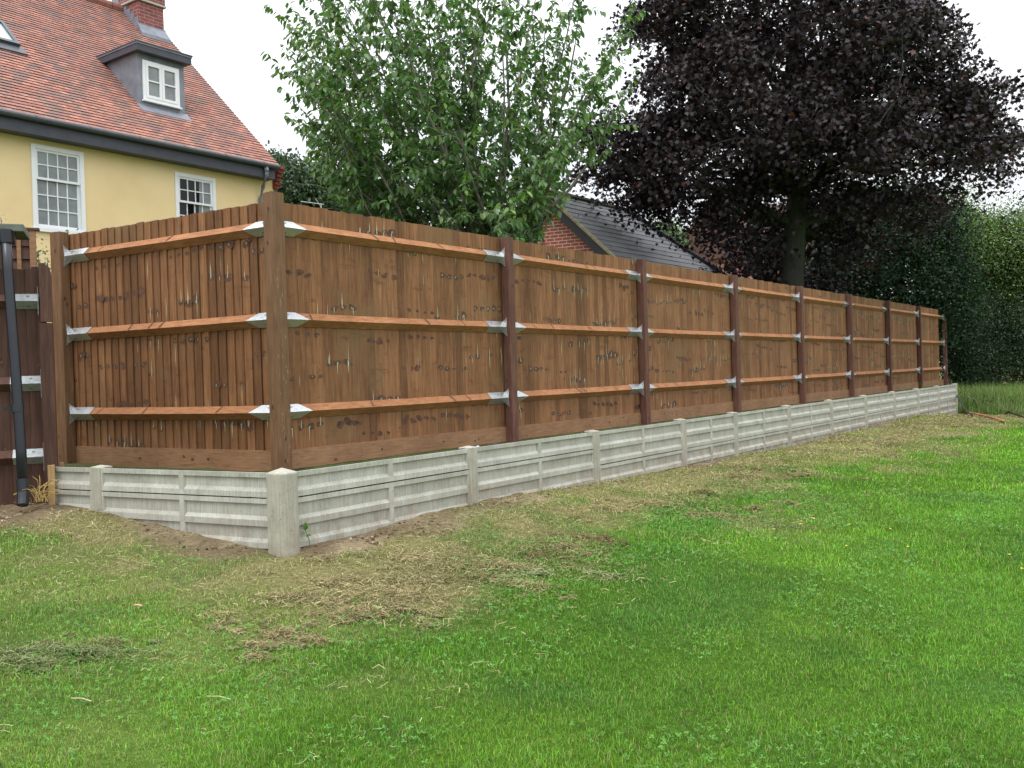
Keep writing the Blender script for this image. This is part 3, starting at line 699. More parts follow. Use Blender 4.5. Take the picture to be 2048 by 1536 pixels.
# ------------------------------------------------------------------ yellow house
P0 = at(115, 380, 15.5); HT = .635
HF = Fr((P0[0], P0[1], 0), HT, 1)
def hu(px, py, w_=0):
    p = onplane(px, py, HF.O+HF.n*w_, HF.n); q = HF.uwz(p); return q[0], q[2]
gz = ZG
uR = hu(547, 385)[0]; uL = uR-14
OV = .26
zf0 = hu(300, 312, OV)[1]; zf1 = hu(300, 275, OV)[1]; 
uE, zE = hu(558, 331, OV+.06)
house = thing('yellow_house', HF.p(uR-5, -4, gz), 'cream-yellow rendered cottage with a red clay tile roof, white sash windows and a lead dormer', 'house')
HW = 9.2
E3 = HF.p(uE, OV+.06, zE); r = ray(305, 40)
A = np.array([-HF.n, v3(0, 0, 1), -r]).T; sol = np.linalg.solve(A, EYEP-E3); RWd, RHt = sol[0], sol[1]
Rl = math.hypot(RWd, RHt); sv = (-HF.n*RWd + v3(0, 0, RHt))/Rl     # up-slope unit vector
rn = np.cross(HF.d, sv); rn = rn if rn[2] > 0 else -rn
print('house roof', RWd, RHt, 'E', E3, 'eave z', zE, zf0, zf1)
roofL = uE-uL
mb = MB(); nc = int(Rl/.1); g = Rl/nc
nu = 60
for i in range(nc):
    for j in range(nu):
        ua, ub = -roofL*j/nu, -roofL*(j+1)/nu
        sag = lambda u: -.02*sin(-u*.7)*sin(pi*i/nc)
        h = .020+random.uniform(-.002, .003)
        a = E3+HF.d*ua+sv*(g*i-.02)+rn*(h+sag(ua)); b_ = E3+HF.d*ub+sv*(g*i-.02)+rn*(h+sag(ub)); c = E3+HF.d*ub+sv*g*(i+1)+rn*(.004+sag(ub)); d = E3+HF.d*ua+sv*g*(i+1)+rn*(.004+sag(ua))
        mb.face([a, b_, c, d], 0, [(ua+20, g*i), (ub+20, g*i), (ub+20, g*(i+1)), (ua+20, g*(i+1))])
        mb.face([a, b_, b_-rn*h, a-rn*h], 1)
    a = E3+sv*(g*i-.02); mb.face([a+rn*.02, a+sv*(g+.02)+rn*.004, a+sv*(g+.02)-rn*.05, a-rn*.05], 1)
back = -HF.n*2*RWd
mb.face([E3+sv*Rl, E3+sv*Rl-HF.d*roofL, E3+back-HF.d*roofL, E3+back], 0, [(0, 0), (roofL, 0), (roofL, 6), (0, 6)])
mb.face([E3+v3(0, 0, -.05), E3-HF.d*roofL+v3(0, 0, -.05), E3+back-HF.d*roofL+v3(0, 0, -.05), E3+back+v3(0, 0, -.05)], 1)
tshadow = flat('tile_edge_shade', (.11,.05,.04), .9, var=.35, scale=20)  # riser colour darkened to deepen the course shadows; also the far house's roof
roof = mb.build('roof', [mt['tile'], tshadow], house)
mb = MB(); dg = HF.d*-.12
mb.face([E3+dg+v3(0,0,-.04), E3+sv*Rl+dg+v3(0,0,-.04), E3+back+dg+v3(0,0,-.04)], 0, [(0, 0), (RWd, RHt), (2*RWd, 0)]); mb.build('gable', mt['render'], house)
mb = MB(); rp0 = E3+sv*Rl+v3(0, 0, .0); nr = 40
for i in range(nr):
    a = rp0-HF.d*roofL*i/nr; b_ = rp0-HF.d*(roofL*(i+1)/nr-.015); mb.tube([a+v3(0,0,.0), b_+v3(0,0,.006)], .11, 10)
mb.build('ridge_tiles', flat('ridge_tile', (.24,.10,.075), .9, var=.35, scale=20), roof)
mb = MB(); mb.box(HF, uL, uE-.06, 0.004, OV, zf0, zf1-.006); mb.build('fascia', mt['leadd'], house)
mb = MB(); zg = zE-.035; gp = [HF.p(uL, OV+.055, zg-.0), HF.p(uE+.0, OV+.055, zg)]; mb.tube(gp, .052, 12); 
for k in range(12): mb.tube([HF.p(uE-.9*k-.4, OV+.055, zg), HF.p(uE-.9*k-.36, OV+.055, zg)], .058, 12)
mb.build('gutter', mt['gutter'], house)
# brick kneeler under the eave at the gable end
mb = MB()
for k in range(6):
    z1_ = zf1-.02-.075*k; ww = .24-.04*max(0, k-1)
    fr = HF; uu0, uu1 = uR-.02, uR+.10
    P = fr.p; o0 = OV-.02-.035*k
    q = [P(uu0, -.2, z1_-.07), P(uu1, -.2, z1_-.07), P(uu1, o0, z1_-.07), P(uu0, o0, z1_-.07), P(uu0, -.2, z1_), P(uu1, -.2, z1_), P(uu1, o0, z1_), P(uu0, o0, z1_)]
    mb.hexa(q)
mb.build('kneeler', flat('dark_red_brick_plain', (.2,.045,.035), .9, var=.4, scale=12), house)
mb = MB(); q0 = hu(533, 338, OV+.05); a = HF.p(q0[0], OV+.05, zg-.04); b_ = HF.p(q0[0]+.02, .16, zg-.42); c = HF.p(q0[0]+.03, .06, zg-.62)
mb.tube([a, a+v3(0, 0, -.16), b_, c, c+v3(0, 0, -4.2)], .038, 12); mb.tube([a+v3(0,0,-.02), a+v3(0, 0, -.1)], .046, 12); mb.build('downpipe', mt['lead'], house, smooth=True)
def facade(holes):
    mb = MB(); P = HF.p; zb, zt_ = gz-.3, zf0+.1
    ue = sorted({uL, uR, *[q for h in holes for q in h[:2]]}); ze = sorted({zb, zt_, *[q for h in holes for q in h[2:]]})
    for i in range(len(ue)-1):
        for j in range(len(ze)-1):
            uc, zc_ = (ue[i]+ue[i+1])/2, (ze[j]+ze[j+1])/2
            if any(h[0] < uc < h[1] and h[2] < zc_ < h[3] for h in holes): continue
            mb.face([P(ue[i], 0, ze[j]), P(ue[i+1], 0, ze[j]), P(ue[i+1], 0, ze[j+1]), P(ue[i], 0, ze[j+1])])
    for (a, b_, c, d) in holes:
        for (p, q) in (((a, c), (b_, c)), ((b_, c), (b_, d)), ((b_, d), (a, d)), ((a, d), (a, c))):
            mb.face([P(p[0], 0, p[1]), P(q[0], 0, q[1]), P(q[0], -.15, q[1]), P(p[0], -.15, p[1])])
        mb.face([P(a, -.15, c), P(b_, -.15, c), P(b_, -.15, d), P(a, -.15, d)])
    mb.face([P(uR, 0, zb), P(uR, -HW, zb), P(uR, -HW, zt_), P(uR, 0, zt_)]); mb.face([P(uL, 0, zb), P(uL, -HW, zb), P(uL, -HW, zt_), P(uL, 0, zt_)]); mb.face([P(uL, -HW, zb), P(uR, -HW, zb), P(uR, -HW, zt_), P(uL, -HW, zt_)])
    mb.build('wall', mt['render'], house)
def sash(par, fr, P0_, corners, rows_u, rows_l, cols, mats, w0=.0, label=None, split=None):
    """white sliding sash window: outer frame, two sashes with glazing bars, panes"""
    u0, u1, z0, z1 = corners
    mb = MB(); fw = .07
    mb.box(fr, u0-.02, u1+.02, -.03, .045, z0-.06, z0); 
    mb.box(fr, u0, u0+fw, -.06, .03, z0, z1); mb.box(fr, u1-fw, u1, -.06, .03, z0, z1); mb.box(fr, u0+fw, u1-fw, -.06, .03, z1-fw, z1); mb.box(fr, u0+fw, u1-fw, -.06, .028, z0, z0+.03)
    f = mb.build('window', mt['white'], par)
    if label: f['label'] = label
    zm = z0 + (z1-z0)*rows_l/(rows_u+rows_l)
    for (a, b_, rows, w_, nm) in ((zm-.02, z1-fw, rows_u, .010, 'sash'), (z0+.03, zm+.02, rows_l, -.025, 'sash')):
        mb = MB(); U0, U1 = u0+fw, u1-fw; r_ = .038; t_ = .018
        mb.box(fr, U0, U0+r_, w_-.03, w_, a, b_); mb.box(fr, U1-r_, U1, w_-.03, w_, a, b_)
        mb.box(fr, U0+r_, U1-r_, w_-.03, w_, a, a+r_); mb.box(fr, U0+r_, U1-r_, w_-.03, w_, b_-r_, b_)
        cw = (U1-U0-2*r_)/cols; rh = (b_-a-2*r_)/rows
        for k in range(1, cols): mb.box(fr, U0+r_+k*cw-t_/2, U0+r_+k*cw+t_/2, w_-.025, w_-.003, a+r_, b_-r_)
        for k in range(1, rows): mb.box(fr, U0+r_, U1-r_, w_-.027, w_-.001, a+r_+k*rh-t_/2, a+r_+k*rh+t_/2)
        mb.build(nm, mt['white'], f)
        mb = MB(); 
        for k in range(cols):
            for l in range(rows):
                m_ = 0
                if split is not None and not (k >= cols-1 or (k == cols-2 and l != 9 and rows_u == rows and False)): m_ = 1
                j = random.uniform(-.004, .004)
                x0, x1, y0, y1 = U0+r_+k*cw, U0+r_+(k+1)*cw, a+r_+l*rh, a+r_+(l+1)*rh
                mb.face([fr.p(x0, w_-.020+j, y0), fr.p(x1, w_-.020-j, y0), fr.p(x1, w_-.018-j, y1), fr.p(x0, w_-.018+j, y1)], m_)
                if split is not None and k == cols-2:
                    mb.face([fr.p((x0+x1)/2, w_-.013, y0), fr.p(x1, w_-.013, y0), fr.p(x1, w_-.011, y1), fr.p((x0+x1)/2+.01, w_-.011, y1)], 0)
        mb.build('panes', mats, f)
    return f
a0, a1 = hu(62, 288, .03), hu(168, 303, .03); b0, b1 = hu(68, 458, .03), hu(172, 468, .03)
print('win', a0, a1, b0, b1)
sash(house, HF, None, ((a0[0]+b0[0])/2, (a1[0]+b1[0])/2, (b0[1]+b1[1])/2+.03, (a0[1]+a1[1])/2), 2, 3, 4, [mt['paneg'], mt['paned']], label='tall window with net curtain and reflection in its grey pane colour')
c0, c1 = hu(350, 343, .03), hu(431, 357, .03)
wh = (a0[1]+a1[1])/2-(b0[1]+b1[1])/2
sash(house, HF, None, (c0[0], c1[0], (c0[1]+c1[1])/2-wh*.95, (c0[1]+c1[1])/2), 2, 3, 4, [mt['paneg'], mt['paned']], label='window with dark panes half hidden by the fence', split=1)
facade([((a0[0]+b0[0])/2+.01, (a1[0]+b1[0])/2-.01, (b0[1]+b1[1])/2+.03+.01, (a0[1]+a1[1])/2-.01), (c0[0]+.01, c1[0]-.01, (c0[1]+c1[1])/2-wh*.95+.01, (c0[1]+c1[1])/2-.01)])
# dormer
def onroof(px, py): return onplane(px, py, E3+rn*.02, rn)
D0 = onroof(284, 208); DF = Fr((D0[0], D0[1], 0), HT, 1)
def du(px, py, w_=0):
    p = onplane(px, py, DF.O+DF.n*w_, DF.n); q = DF.uwz(p); return q[0], q[2]
dl = du(275, 150)[0]; dr = du(369, 190)[0]; dz0 = D0[2]-.05; dzt = du(275, 99)[1]
slope = RHt/RWd
dep = (dzt-dz0)/slope
dorm = MB(); P = DF.p
dorm.prism([P(dl, 0, dz0), P(dl, 0, dzt), P(dl, -dep, dzt)], [P(dr, 0, dz0), P(dr, 0, dzt), P(dr, -dep, dzt)])
dormer = dorm.build('dormer', mt['lead'], house)
rl_, rz0 = du(274, 98, .16); rz1 = du(274, 82, .16)[1]; rr_ = du(383, 125, .16)[0]
mb = MB(); mb.box(DF, rl_-.0, rr_, -dep-.25, .16, rz0, rz1); mb.box(DF, rl_-.02, rr_+.02, -dep-.25, .185, rz1, rz1+.02); mb.build('dormer_roof', mt['leadd'], dormer)
mb = MB(); mb.box(DF, rl_-.012, rr_+.012, -dep-.2, .172, rz1-.03, rz1+.026); mb.build('lead_flashing', mt['lead'], dormer)
mb = MB(); q = [onroof(268, 196), onroof(285, 212), onroof(375, 232), onroof(366, 220)]
mb.hexa([P(dl-.03, -.0, dz0-.04), P(dr+.05, -.0, dz0-.04), P(dr+.05, .14, dz0-.04-.14*slope+.03), P(dl-.03, .14, dz0-.04-.14*slope+.03), P(dl-.03, 0, dz0+.05), P(dr+.05, 0, dz0+.05), P(dr+.05, .15, dz0-.11*slope), P(dl-.03, .15, dz0-.11*slope)]); mb.build('apron', mt['lead'], dormer)
w00 = du(285, 120, .03); w01 = du(358, 138, .03); w10 = du(288, 200, .03); w11 = du(359, 214, .03)
U0, U1 = (w00[0]+w10[0])/2, (w01[0]+w11[0])/2; Z0, Z1 = (w10[1]+w11[1])/2, (w00[1]+w01[1])/2
mb = MB(); f_ = .045
mb.box(DF, U0, U0+f_, .003, .04, Z0, Z1); mb.box(DF, U1-f_, U1, .003, .04, Z0, Z1); mb.box(DF, U0+f_, U1-f_, .003, .04, Z1-f_, Z1); mb.box(DF, U0+f_, U1-f_, .003, .04, Z0, Z0+f_); mb.box(DF, U0-.02, U1+.03, .003, .07, Z0-.03, Z0-.002)
dw = mb.build('window', mt['white'], dormer)
um = (U0+U1)/2
for (x0, x1) in ((U0+f_, um), (um, U1-f_)):
    mb = MB(); r_ = .05; a, b_ = Z0+f_, Z1-f_; x0 += .003; x1 -= .003
    mb.box(DF, x0, x0+r_, .01, .052, a, b_); mb.box(DF, x1-r_, x1, .01, .052, a, b_); mb.box(DF, x0+r_, x1-r_, .01, .052, a, a+r_); mb.box(DF, x0+r_, x1-r_, .01, .052, b_-r_, b_); zm = (a+b_)/2+.0; mb.box(DF, x0+r_, x1-r_, .01, .049, zm-.012, zm+.012)
    mb.build('casement', mt['white'], dw); 
    mb = MB(); mb.face([DF.p(x0+r_, .022, a+r_), DF.p(x1-r_, .024, a+r_), DF.p(x1-r_, .022, b_-r_), DF.p(x0+r_, .024, b_-r_)]); mb.build('panes', mt['paneg'], dw)
# chimney on the ridge
CB = onroof(303, 66); 
CF = Fr((CB[0], CB[1], 0), HT, 1)
def cu(px, py, w_=0): p = onplane(px, py, CF.O+CF.n*w_, CF.n); q = CF.uwz(p); return q[0], q[2]
cl, cr_ = cu(277, 40)[0], cu(328, 60)[0]; zc = cu(300, 64)[1]
def brickbox(mb, fr, u0, u1, w0, w1, z0, z1, m=0):
    P = fr.p
    mb.face([P(u0, w1, z0), P(u1, w1, z0), P(u1, w1, z1), P(u0, w1, z1)], m, [(u0+50, z0), (u1+50, z0), (u1+50, z1), (u0+50, z1)])
    mb.face([P(u0, w0, z0), P(u0, w1, z0), P(u0, w1, z1), P(u0, w0, z1)], m, [(w0+50, z0), (w1+50, z0), (w1+50, z1), (w0+50, z1)])
    mb.face([P(u1, w0, z0), P(u1, w1, z0), P(u1, w1, z1), P(u1, w0, z1)], m, [(w0+50, z0), (w1+50, z0), (w1+50, z1), (w0+50, z1)])
    mb.face([P(u0, w0, z0), P(u1, w0, z0), P(u1, w0, z1), P(u0, w0, z1)], m, [(u0+50, z0), (u1+50, z0), (u1+50, z1), (u0+50, z1)])
    mb.face([P(u0, w0, z1), P(u1, w0, z1), P(u1, w1, z1), P(u0, w1, z1)], m)
# how deep the stack runs away from us: its left face spans px 240..277
best = min(np.linspace(.3, 2, 60), key=lambda D: abs((lambda d: F_PX*np.dot(d, RT)/np.dot(d, FW)+1024)(CF.p(cl, -D, zc+.5)-EYEP)-241))
mb = MB(); brickbox(mb, CF, cl, cr_, -best, 0, zc-.9, zc+.62); brickbox(mb, CF, cl-.03, cr_+.03, -best-.03, .03, zc+.664, zc+2.1)
chim = mb.build('chimney', mt['brickc'], house)
mb = MB(); mb.box(CF, cl-.05, cr_+.05, -best-.05, .05, zc+.622, zc+.662); mb.build('string_course', mt['conc'], chim)
mb = MB(); mb.box(CF, cl-.03, cr_+.03, -.1, .02, zc-.3, zc+.13); mb.hexa([CF.p(cl-.03, .02, zc-.3), CF.p(cr_+.03, .02, zc-.3), CF.p(cr_+.05, .2, zc-.34), CF.p(cl-.05, .2, zc-.34), CF.p(cl-.03, .02, zc+.1), CF.p(cr_+.03, .02, zc+.1), CF.p(cr_+.05, .18, zc-.18+.06), CF.p(cl-.05, .18, zc-.18+.06)]); 
for k in range(7): mb.box(CF, cl-.022, cl-.003, -.14*k-.14, -.14*k-.004, zc-.3, zc+.13+.125*(k+1))
mb.build('flashing', mt['lead'], chim)
# skylight at the left edge
def rs(px, py): p = onplane(px, py, E3+rn*.06, rn)-E3; return np.dot(p, HF.d), np.dot(p, sv)
k0, k1 = rs(38, 88), rs(8, 50); ua = (k0[0]+k1[0])/2
RP = lambda u, s_, h: E3+HF.d*u+sv*s_+rn*h
def rbox(mb, u0, u1, s0, s1, h0, h1): mb.hexa([RP(u0, s0, h0), RP(u1, s0, h0), RP(u1, s1, h0), RP(u0, s1, h0), RP(u0, s0, h1), RP(u1, s0, h1), RP(u1, s1, h1), RP(u0, s1, h1)])
mb = MB(); s0, s1 = k0[1], k1[1]; rbox(mb, ua-.9, ua, s0-.08, s0, .0, .10); rbox(mb, ua-.9, ua, s1, s1+.08, .0, .10); rbox(mb, ua-.07, ua, s0, s1, 0, .10); rbox(mb, ua-.9, ua-.83, s0, s1, 0, .10); rbox(mb, ua-.95, ua+.06, s0-.3, s0-.08, .01, .045)
sk = mb.build('skylight', mt['gutter'], house)
mb = MB(); mb.face([RP(ua-.83, s0, .07), RP(ua-.07, s0, .07), RP(ua-.07, s1, .07), RP(ua-.83, s1, .07)]); mb.build('pane', mt['panel'], sk)  # pane base colour is pale to hold the white sky reflection

# ------------------------------------------------------------------ brick outbuilding with slate roof
GA = at(1086, 380, 20.0); GF = Fr((GA[0], GA[1], 0), HT, 1)
SLP = .93; rh = GA[2]
A3 = GF.O+v3(0, 0, rh); gs = (GF.n*1 + v3(0, 0, -SLP)); gl = np.linalg.norm(gs); gs = gs/gl
gn = np.cross(GF.d, gs); gn = gn if gn[2] > 0 else -gn
rw = 4.2; RL = 3.57
gar = thing('brick_outbuilding', GF.p(3, 0, gz), 'red brick outbuilding with a hipped grey slate roof, behind the fence', 'outbuilding')
mb = MB(); n = 30; g = rw*gl/n
for i in range(n):
    wa, wb = rw*i/n, rw*(i+1)/n
    P = lambda u, w_, h: A3+GF.d*u+GF.n*w_+v3(0, 0, -SLP*w_)+gn*h
    e1, e2 = RL+wa, RL+wb
    jj = random.uniform(-.008, -.004)
    mb.face([P(-.05, wa, .0), P(e1, wa, .0), P(e2, wb, .014+jj), P(-.05, wb, .014+jj)], 0, [(0, -g*i), (e1, -g*i), (e2, -g*(i+1)), (0, -g*(i+1))])
    mb.face([P(-.05, wb, .014+jj), P(e2, wb, .014+jj), P(e2, wb, 0), P(-.05, wb, 0)], 1)
# hip face and the far slope
H = A3+GF.d*RL; c1_ = H+GF.d*rw+GF.n*rw+v3(0, 0, -SLP*rw); c2_ = H+GF.d*rw-GF.n*rw+v3(0, 0, -SLP*rw)
mb.face([H, c1_, c2_], 0, [(0, 0), (rw, -6), (-rw, -6)]); mb.face([A3, H, c2_, A3-GF.n*rw+v3(0, 0, -SLP*rw)], 0, [(0, 0), (4, 0), (8, -6), (0, -6)])
gr = mb.build('roof', [mt['slate'], mt['nail']], gar)
mb = MB(); mb.tube([A3+v3(0, 0, .0)-GF.d*.06, H+v3(0, 0, .0)], .07, 8); mb.build('ridge', mt['mortarm'], gr)
mb = MB(); mb.tube([H, H+(c1_-H)*.5, c1_], .075, 8); mb.build('hip_ridge', mt['leadd'], gr)
mb = MB(); z_e = rh-SLP*rw
brick_pts = [GF.p(.22, -rw+.3, gz), GF.p(.22, rw-.3, gz), GF.p(.22, rw-.3, z_e+.2), GF.p(.22, 0, rh-.12), GF.p(.22, -rw+.3, z_e+.2)]
mb.face(brick_pts, 0, [(-rw, 0), (rw, 0), (rw, z_e-gz), (0, rh-gz), (-rw, z_e-gz)])
ww = rw-.35; mb.face([GF.p(.2, ww, gz), GF.p(RL+rw-.3, ww, gz), GF.p(RL+rw-.3, ww, z_e+.1), GF.p(.2, ww, z_e+.1)], 0, [(0, 0), (7, 0), (7, z_e-gz), (0, z_e-gz)])
mb.build('wall', mt['brick'], gar)
# bargeboard: black soffit board and pale mortar verge
mb = MB()
for s_ in (1, -1):
    a = lambda w_, h, u: A3+GF.d*u+GF.n*w_*s_+v3(0, 0, -SLP*w_-h)
    mb.hexa([a(0, .30, -.02), a(rw, .30, -.02), a(rw, .30, .19), a(0, .30, .19), a(0, .045, -.02), a(rw, .045, -.02), a(rw, .045, .19), a(0, .045, .19)])
mb.build('bargeboard', mt['black'], gar)
mb = MB(); a = lambda w_, h, u: A3+GF.d*u+GF.n*w_+v3(0, 0, -SLP*w_-h)
mb.hexa([a(0, .043, -.07), a(rw, .043, -.07), a(rw, .043, .1), a(0, .043, .1), a(0, -.02, -.07), a(rw, -.02, -.07), a(rw, -.02, .02), a(0, -.02, .02)]); mb.build('verge', mt['mortarm'], gar)
# red brick house far behind the maple
BH = at(1640, 520, 36); BF = Fr((BH[0], BH[1], 0), HT+.4, 1)
bh = thing('brick_house', (BH[0], BH[1], gz), 'red brick house glimpsed through gaps beside the maple trunk', 'house')
mb = MB(); brickbox(mb, BF, -3, 3.2, -5, 0, gz, BH[2]+.3); mb.build('wall', brickmat('salmon_brick', (.5,.2,.14), (.4,.15,.11), (.5,.4,.33)), bh)
mb = MB(); mb.prism([BF.p(-3.3, .4, BH[2]+.2), BF.p(-3.3, -5.4, BH[2]+.2), BF.p(-3.3, -2.5, BH[2]+2.6)], [BF.p(3.5, .4, BH[2]+.2), BF.p(3.5, -5.4, BH[2]+.2), BF.p(3.5, -2.5, BH[2]+2.6)]); mb.build('roof', tshadow, bh)
mb = MB(); mb.box(BF, -.6, .5, .003, .05, BH[2]-1.6, BH[2]-.3); mb.build('window', mt['white'], bh)

# ------------------------------------------------------------------ trees
def randrot(n, upbias=0., droop=0.):
    """n random leaf frames: columns = along leaf (x), across (y), normal (z)"""
    nrm = rng.normal(size=(n, 3)); nrm[:, 2] += upbias; nrm /= np.linalg.norm(nrm, axis=1)[:, None]
    ax = rng.normal(size=(n, 3)); ax[:, 2] -= droop
    ax -= nrm*np.sum(ax*nrm, 1)[:, None]; ax /= np.linalg.norm(ax, axis=1)[:, None]
    ay = np.cross(nrm, ax); return np.stack([ax, ay, nrm], -1)
CHERRY_V = [(0,0,0), (.3,.22,.05), (.62,.2,.02), (1,0,-.14), (.62,-.2,.02), (.3,-.22,.05), (.32,0,-.03), (.65,0,-.07)]
CHERRY_F = [(0,6,1), (1,6,7,2), (2,7,3), (0,5,6), (5,4,7,6), (4,3,7)]
_mp = []
for i, (a, r_) in enumerate([(180, .12), (140, .5), (115, .30), (75, .72), (52, .42), (25, .62), (12, .55), (0, 1.), (-12, .55), (-25, .62), (-52, .42), (-75, .72), (-115, .30), (-140, .5)]): _mp.append((.0+r_*cos(R(a)), r_*sin(R(a))*.85, .10*abs(sin(R(a)))*r_ - .18*max(0, r_-.5)))
MAPLE_V = [(0.05, 0, 0)] + _mp; MAPLE_F = [(0, 1+i, 1+(i+1) % len(_mp)) for i in range(len(_mp))]
SMALL_V = [(0,0,0), (.5,.28,.04), (1,0,-.1), (.5,-.28,.04)]; SMALL_F = [(0,3,2,1)]
OVAL_V = [(0,0,0), (.35,.3,.04), (.75,.22,0), (1,0,-.08), (.75,-.22,0), (.35,-.3,.04)]; OVAL_F = [(0,5,4,3,2,1)]
def limb(mb, a, b_, r0, r1, sag=.1, n=6, nn=7, wob=.05):
    a = np.array(a, float); b_ = np.array(b_, float); L = np.linalg.norm(b_-a); pts = []; j = rng.normal(size=3)*wob*L
    for i in range(n+1):
        t = i/n; p = a+(b_-a)*t + v3(0, 0, -1)*sag*L*sin(pi*t)*.5 + j*sin(pi*t) + rng.normal(size=3)*.008*L*(0 < i < n); pts.append(p)
    mb.tube(pts, [r0+(r1-r0)*(i/n)**.8 for i in range(n+1)], nn); return pts
def colvar(n, base, var=.2, alt=None, altp=.0):
    c = np.array(base)[None, :]*(1+rng.normal(size=(n, 1))*var); c = c*(1+rng.normal(size=(n, 3))*.06)
    if alt is not None:
        k = rng.random(n) < altp; c[k] = np.array(alt)*(1+rng.normal(size=(k.sum(), 1))*var)
    return np.clip(c, .002, 1)
# --- cherry-like green tree behind the first fence bays
CT = at(972, 470, 11.4); ct0 = v3(CT[0], CT[1], ZG-.05)
ch = thing('cherry_tree', ct0, 'open many-stemmed green tree with drooping pointed leaves, behind the first fence bays', 'tree')
bm = MB(); tips = []
ends = [(655,320,-.4),(640,250,.9),(700,360,.3),(605,150,.1),(625,60,.4),(660,180,-1.),(615,95,.5),(600,190,-.6),(640,5,.2),(610,290,.3),(700,-60,-.4),(745,60,1.),(780,-120,.3),(850,-60,-.9),(880,60,.6),(930,-160,0),(1000,-90,.9),(1010,60,-.8),(1075,-20,.2),(1115,90,.8),(1160,-60,-.2),(1215,110,-.3),(1195,200,.7),(700,200,-1.1),(800,180,1.2),(900,250,-1.2),(1040,230,-1.0),(720,330,.8),(660,370,-.2),(830,330,-1.0),(1110,330,-.9),(760,-20,-1.3),(950,60,1.3),(1130,180,1.2),(690,110,.0),(1060,400,-.7),(880,400,.9),(780,400,-.5),(980,340,1.0),(640,210,.9),(860,130,-.3),(1070,120,-.2),(930,150,.2), (1010,430,-1.2),(1100,440,-.6),(920,430,-.9),(600,100,-.8),(590,170,.7),(620,260,-.3),(650,40,-.9),(690,20,.9),(720,-40,.4),(640,160,.1),(670,300,.9),(700,400,-.6),(740,430,.5),(1235,90,.2),(1225,230,0),(1090,60,.2),(870,-20,.5),(960,-60,-.7),(820,60,-.2),(1020,-40,.4),(640,340,-.8),(585,120,.3)]
fork = [v3(CT[0]-.05, CT[1], ZT-.05), v3(CT[0]+.12, CT[1]+.1, ZT+.1), v3(CT[0]+.45, CT[1]+.2, ZT-.5), v3(CT[0]-.5, CT[1]-.1, ZT-.4)]
limb(bm, ct0, fork[0], .085, .06, 0); limb(bm, ct0, fork[1], .06, .045, 0); limb(bm, ct0, fork[2], .06, .045, 0); limb(bm, ct0, fork[3], .06, .04, 0)
bm.build('trunk', mt['bark'], ch, smooth=True)
P_, D_ = [], []
BR = []
def shoot(p, d, L, seg=.034, dr=.5):
    """leafy shoot: thin twig with leaves hanging from it"""
    _q = p-EYEP; _px = F_PX*np.dot(_q, RT)/np.dot(_q, FW)+1024; _py = 768-F_PX*np.dot(_q, UP)/np.dot(_q, FW)
    if (_px < 580+(_py-280)*.9 and _py > 300) or (_px > 1120 and _py > 340): return
    n = max(3, int(L/seg)); d = d/np.linalg.norm(d); q = p.copy(); pts = [q.copy()]
    for i in range(n):
        d = d + v3(0, 0, -.035*dr) + rng.normal(size=3)*.05; d /= np.linalg.norm(d); q = q + d*seg; pts.append(q.copy()); P_.append(q.copy()); D_.append(d.copy())
        if rng.random() < .3: P_.append(q.copy()); D_.append(d.copy())
    bm.tube(pts[::3]+[pts[-1]], [.006-.004*k/len(pts[::3]) for k in range(len(pts[::3])+1)], 3, cap=False)
for (px, py, dz) in ends:
    if px < 660: px += 22
    if px < 590+(py-280)*.9 and py > 300: continue
    e_ = at(px, py, CT[1]+dz); f_ = fork[0] if 640 < px < 1120 and rng.random() < .6 else (fork[1] if px > 950 else fork[3]) if rng.random() < .7 else fork[2]
    L = np.linalg.norm(e_-f_); bm = MB(); pts = limb(bm, f_, e_, .026+.012*rng.random(), .007, .12, 8, 6, .05)
    pts = np.array(pts)
    ns = int(10+L*5.4)
    for k in range(ns):
        t = .22+.78*(k/(ns-1))**.8; x = t*8; i = min(7, int(x)); p = pts[i]+(pts[i+1]-pts[i])*(x-i)
        d = (e_-f_)/L*.5 + rng.normal(size=3)*.55 + v3(0, 0, .25); d[1] += .1
        shoot(p, d, rng.uniform(.28, .75)*(1.1-.35*t))
    shoot(e_, (e_-f_)/L+v3(0, 0, .3), .7); bm.build('branch', mt['bark'], ch, smooth=True)
bm = MB(); limb(bm, fork[1], at(1150, 90, CT[1]), .025, .01, .1)
for (px, py) in ((1150, 60), (1160, -90)):
    shoot(at(px, py+30, CT[1]), v3(.03, 0, 1), 1.0, .022, 0)
    for _ in range(5): shoot(at(px, py+30, CT[1])+v3(0,0,rng.uniform(0, .8)), v3(*rng.normal(size=2)*.6, .6), .25)
bm.build('branch', mt['bark'], ch, smooth=True)
P_ = np.array(P_); D_ = np.array(D_)
_d = P_-EYEP; _x = F_PX*(_d@RT)/(_d@FW)+1024; _y = 768-F_PX*(_d@UP)/(_d@FW)
_k = ~((_x > 1135) & (_y > 330)) & ~((_x < 570+(_y-280)*.9) & (_y > 300)) & ~((_x > 1075) & (_y > 400) & (rng.random(len(P_)) < .6)); P_ = P_[_k]; D_ = D_[_k]
n = len(P_); print('cherry leaves', n)
side = np.cross(D_, rng.normal(size=(n, 3))); side /= np.linalg.norm(side, axis=1)[:, None]
ax = side*.8 + D_*.35 + np.array([0, 0, -.75])*rng.uniform(.5, 1.5, (n, 1)); ax /= np.linalg.norm(ax, axis=1)[:, None]
nr = side*.5+np.array([0, 0, .8])+rng.normal(size=(n, 3))*.4; nr -= ax*np.sum(ax*nr, 1)[:, None]; nr /= np.linalg.norm(nr, axis=1)[:, None]
Mx = np.stack([ax, np.cross(nr, ax), nr], -1)*(rng.uniform(.072, .115, n)[:, None, None])
c = colvar(n, (.088,.176,.056), .25, (.16,.24,.07), .14)
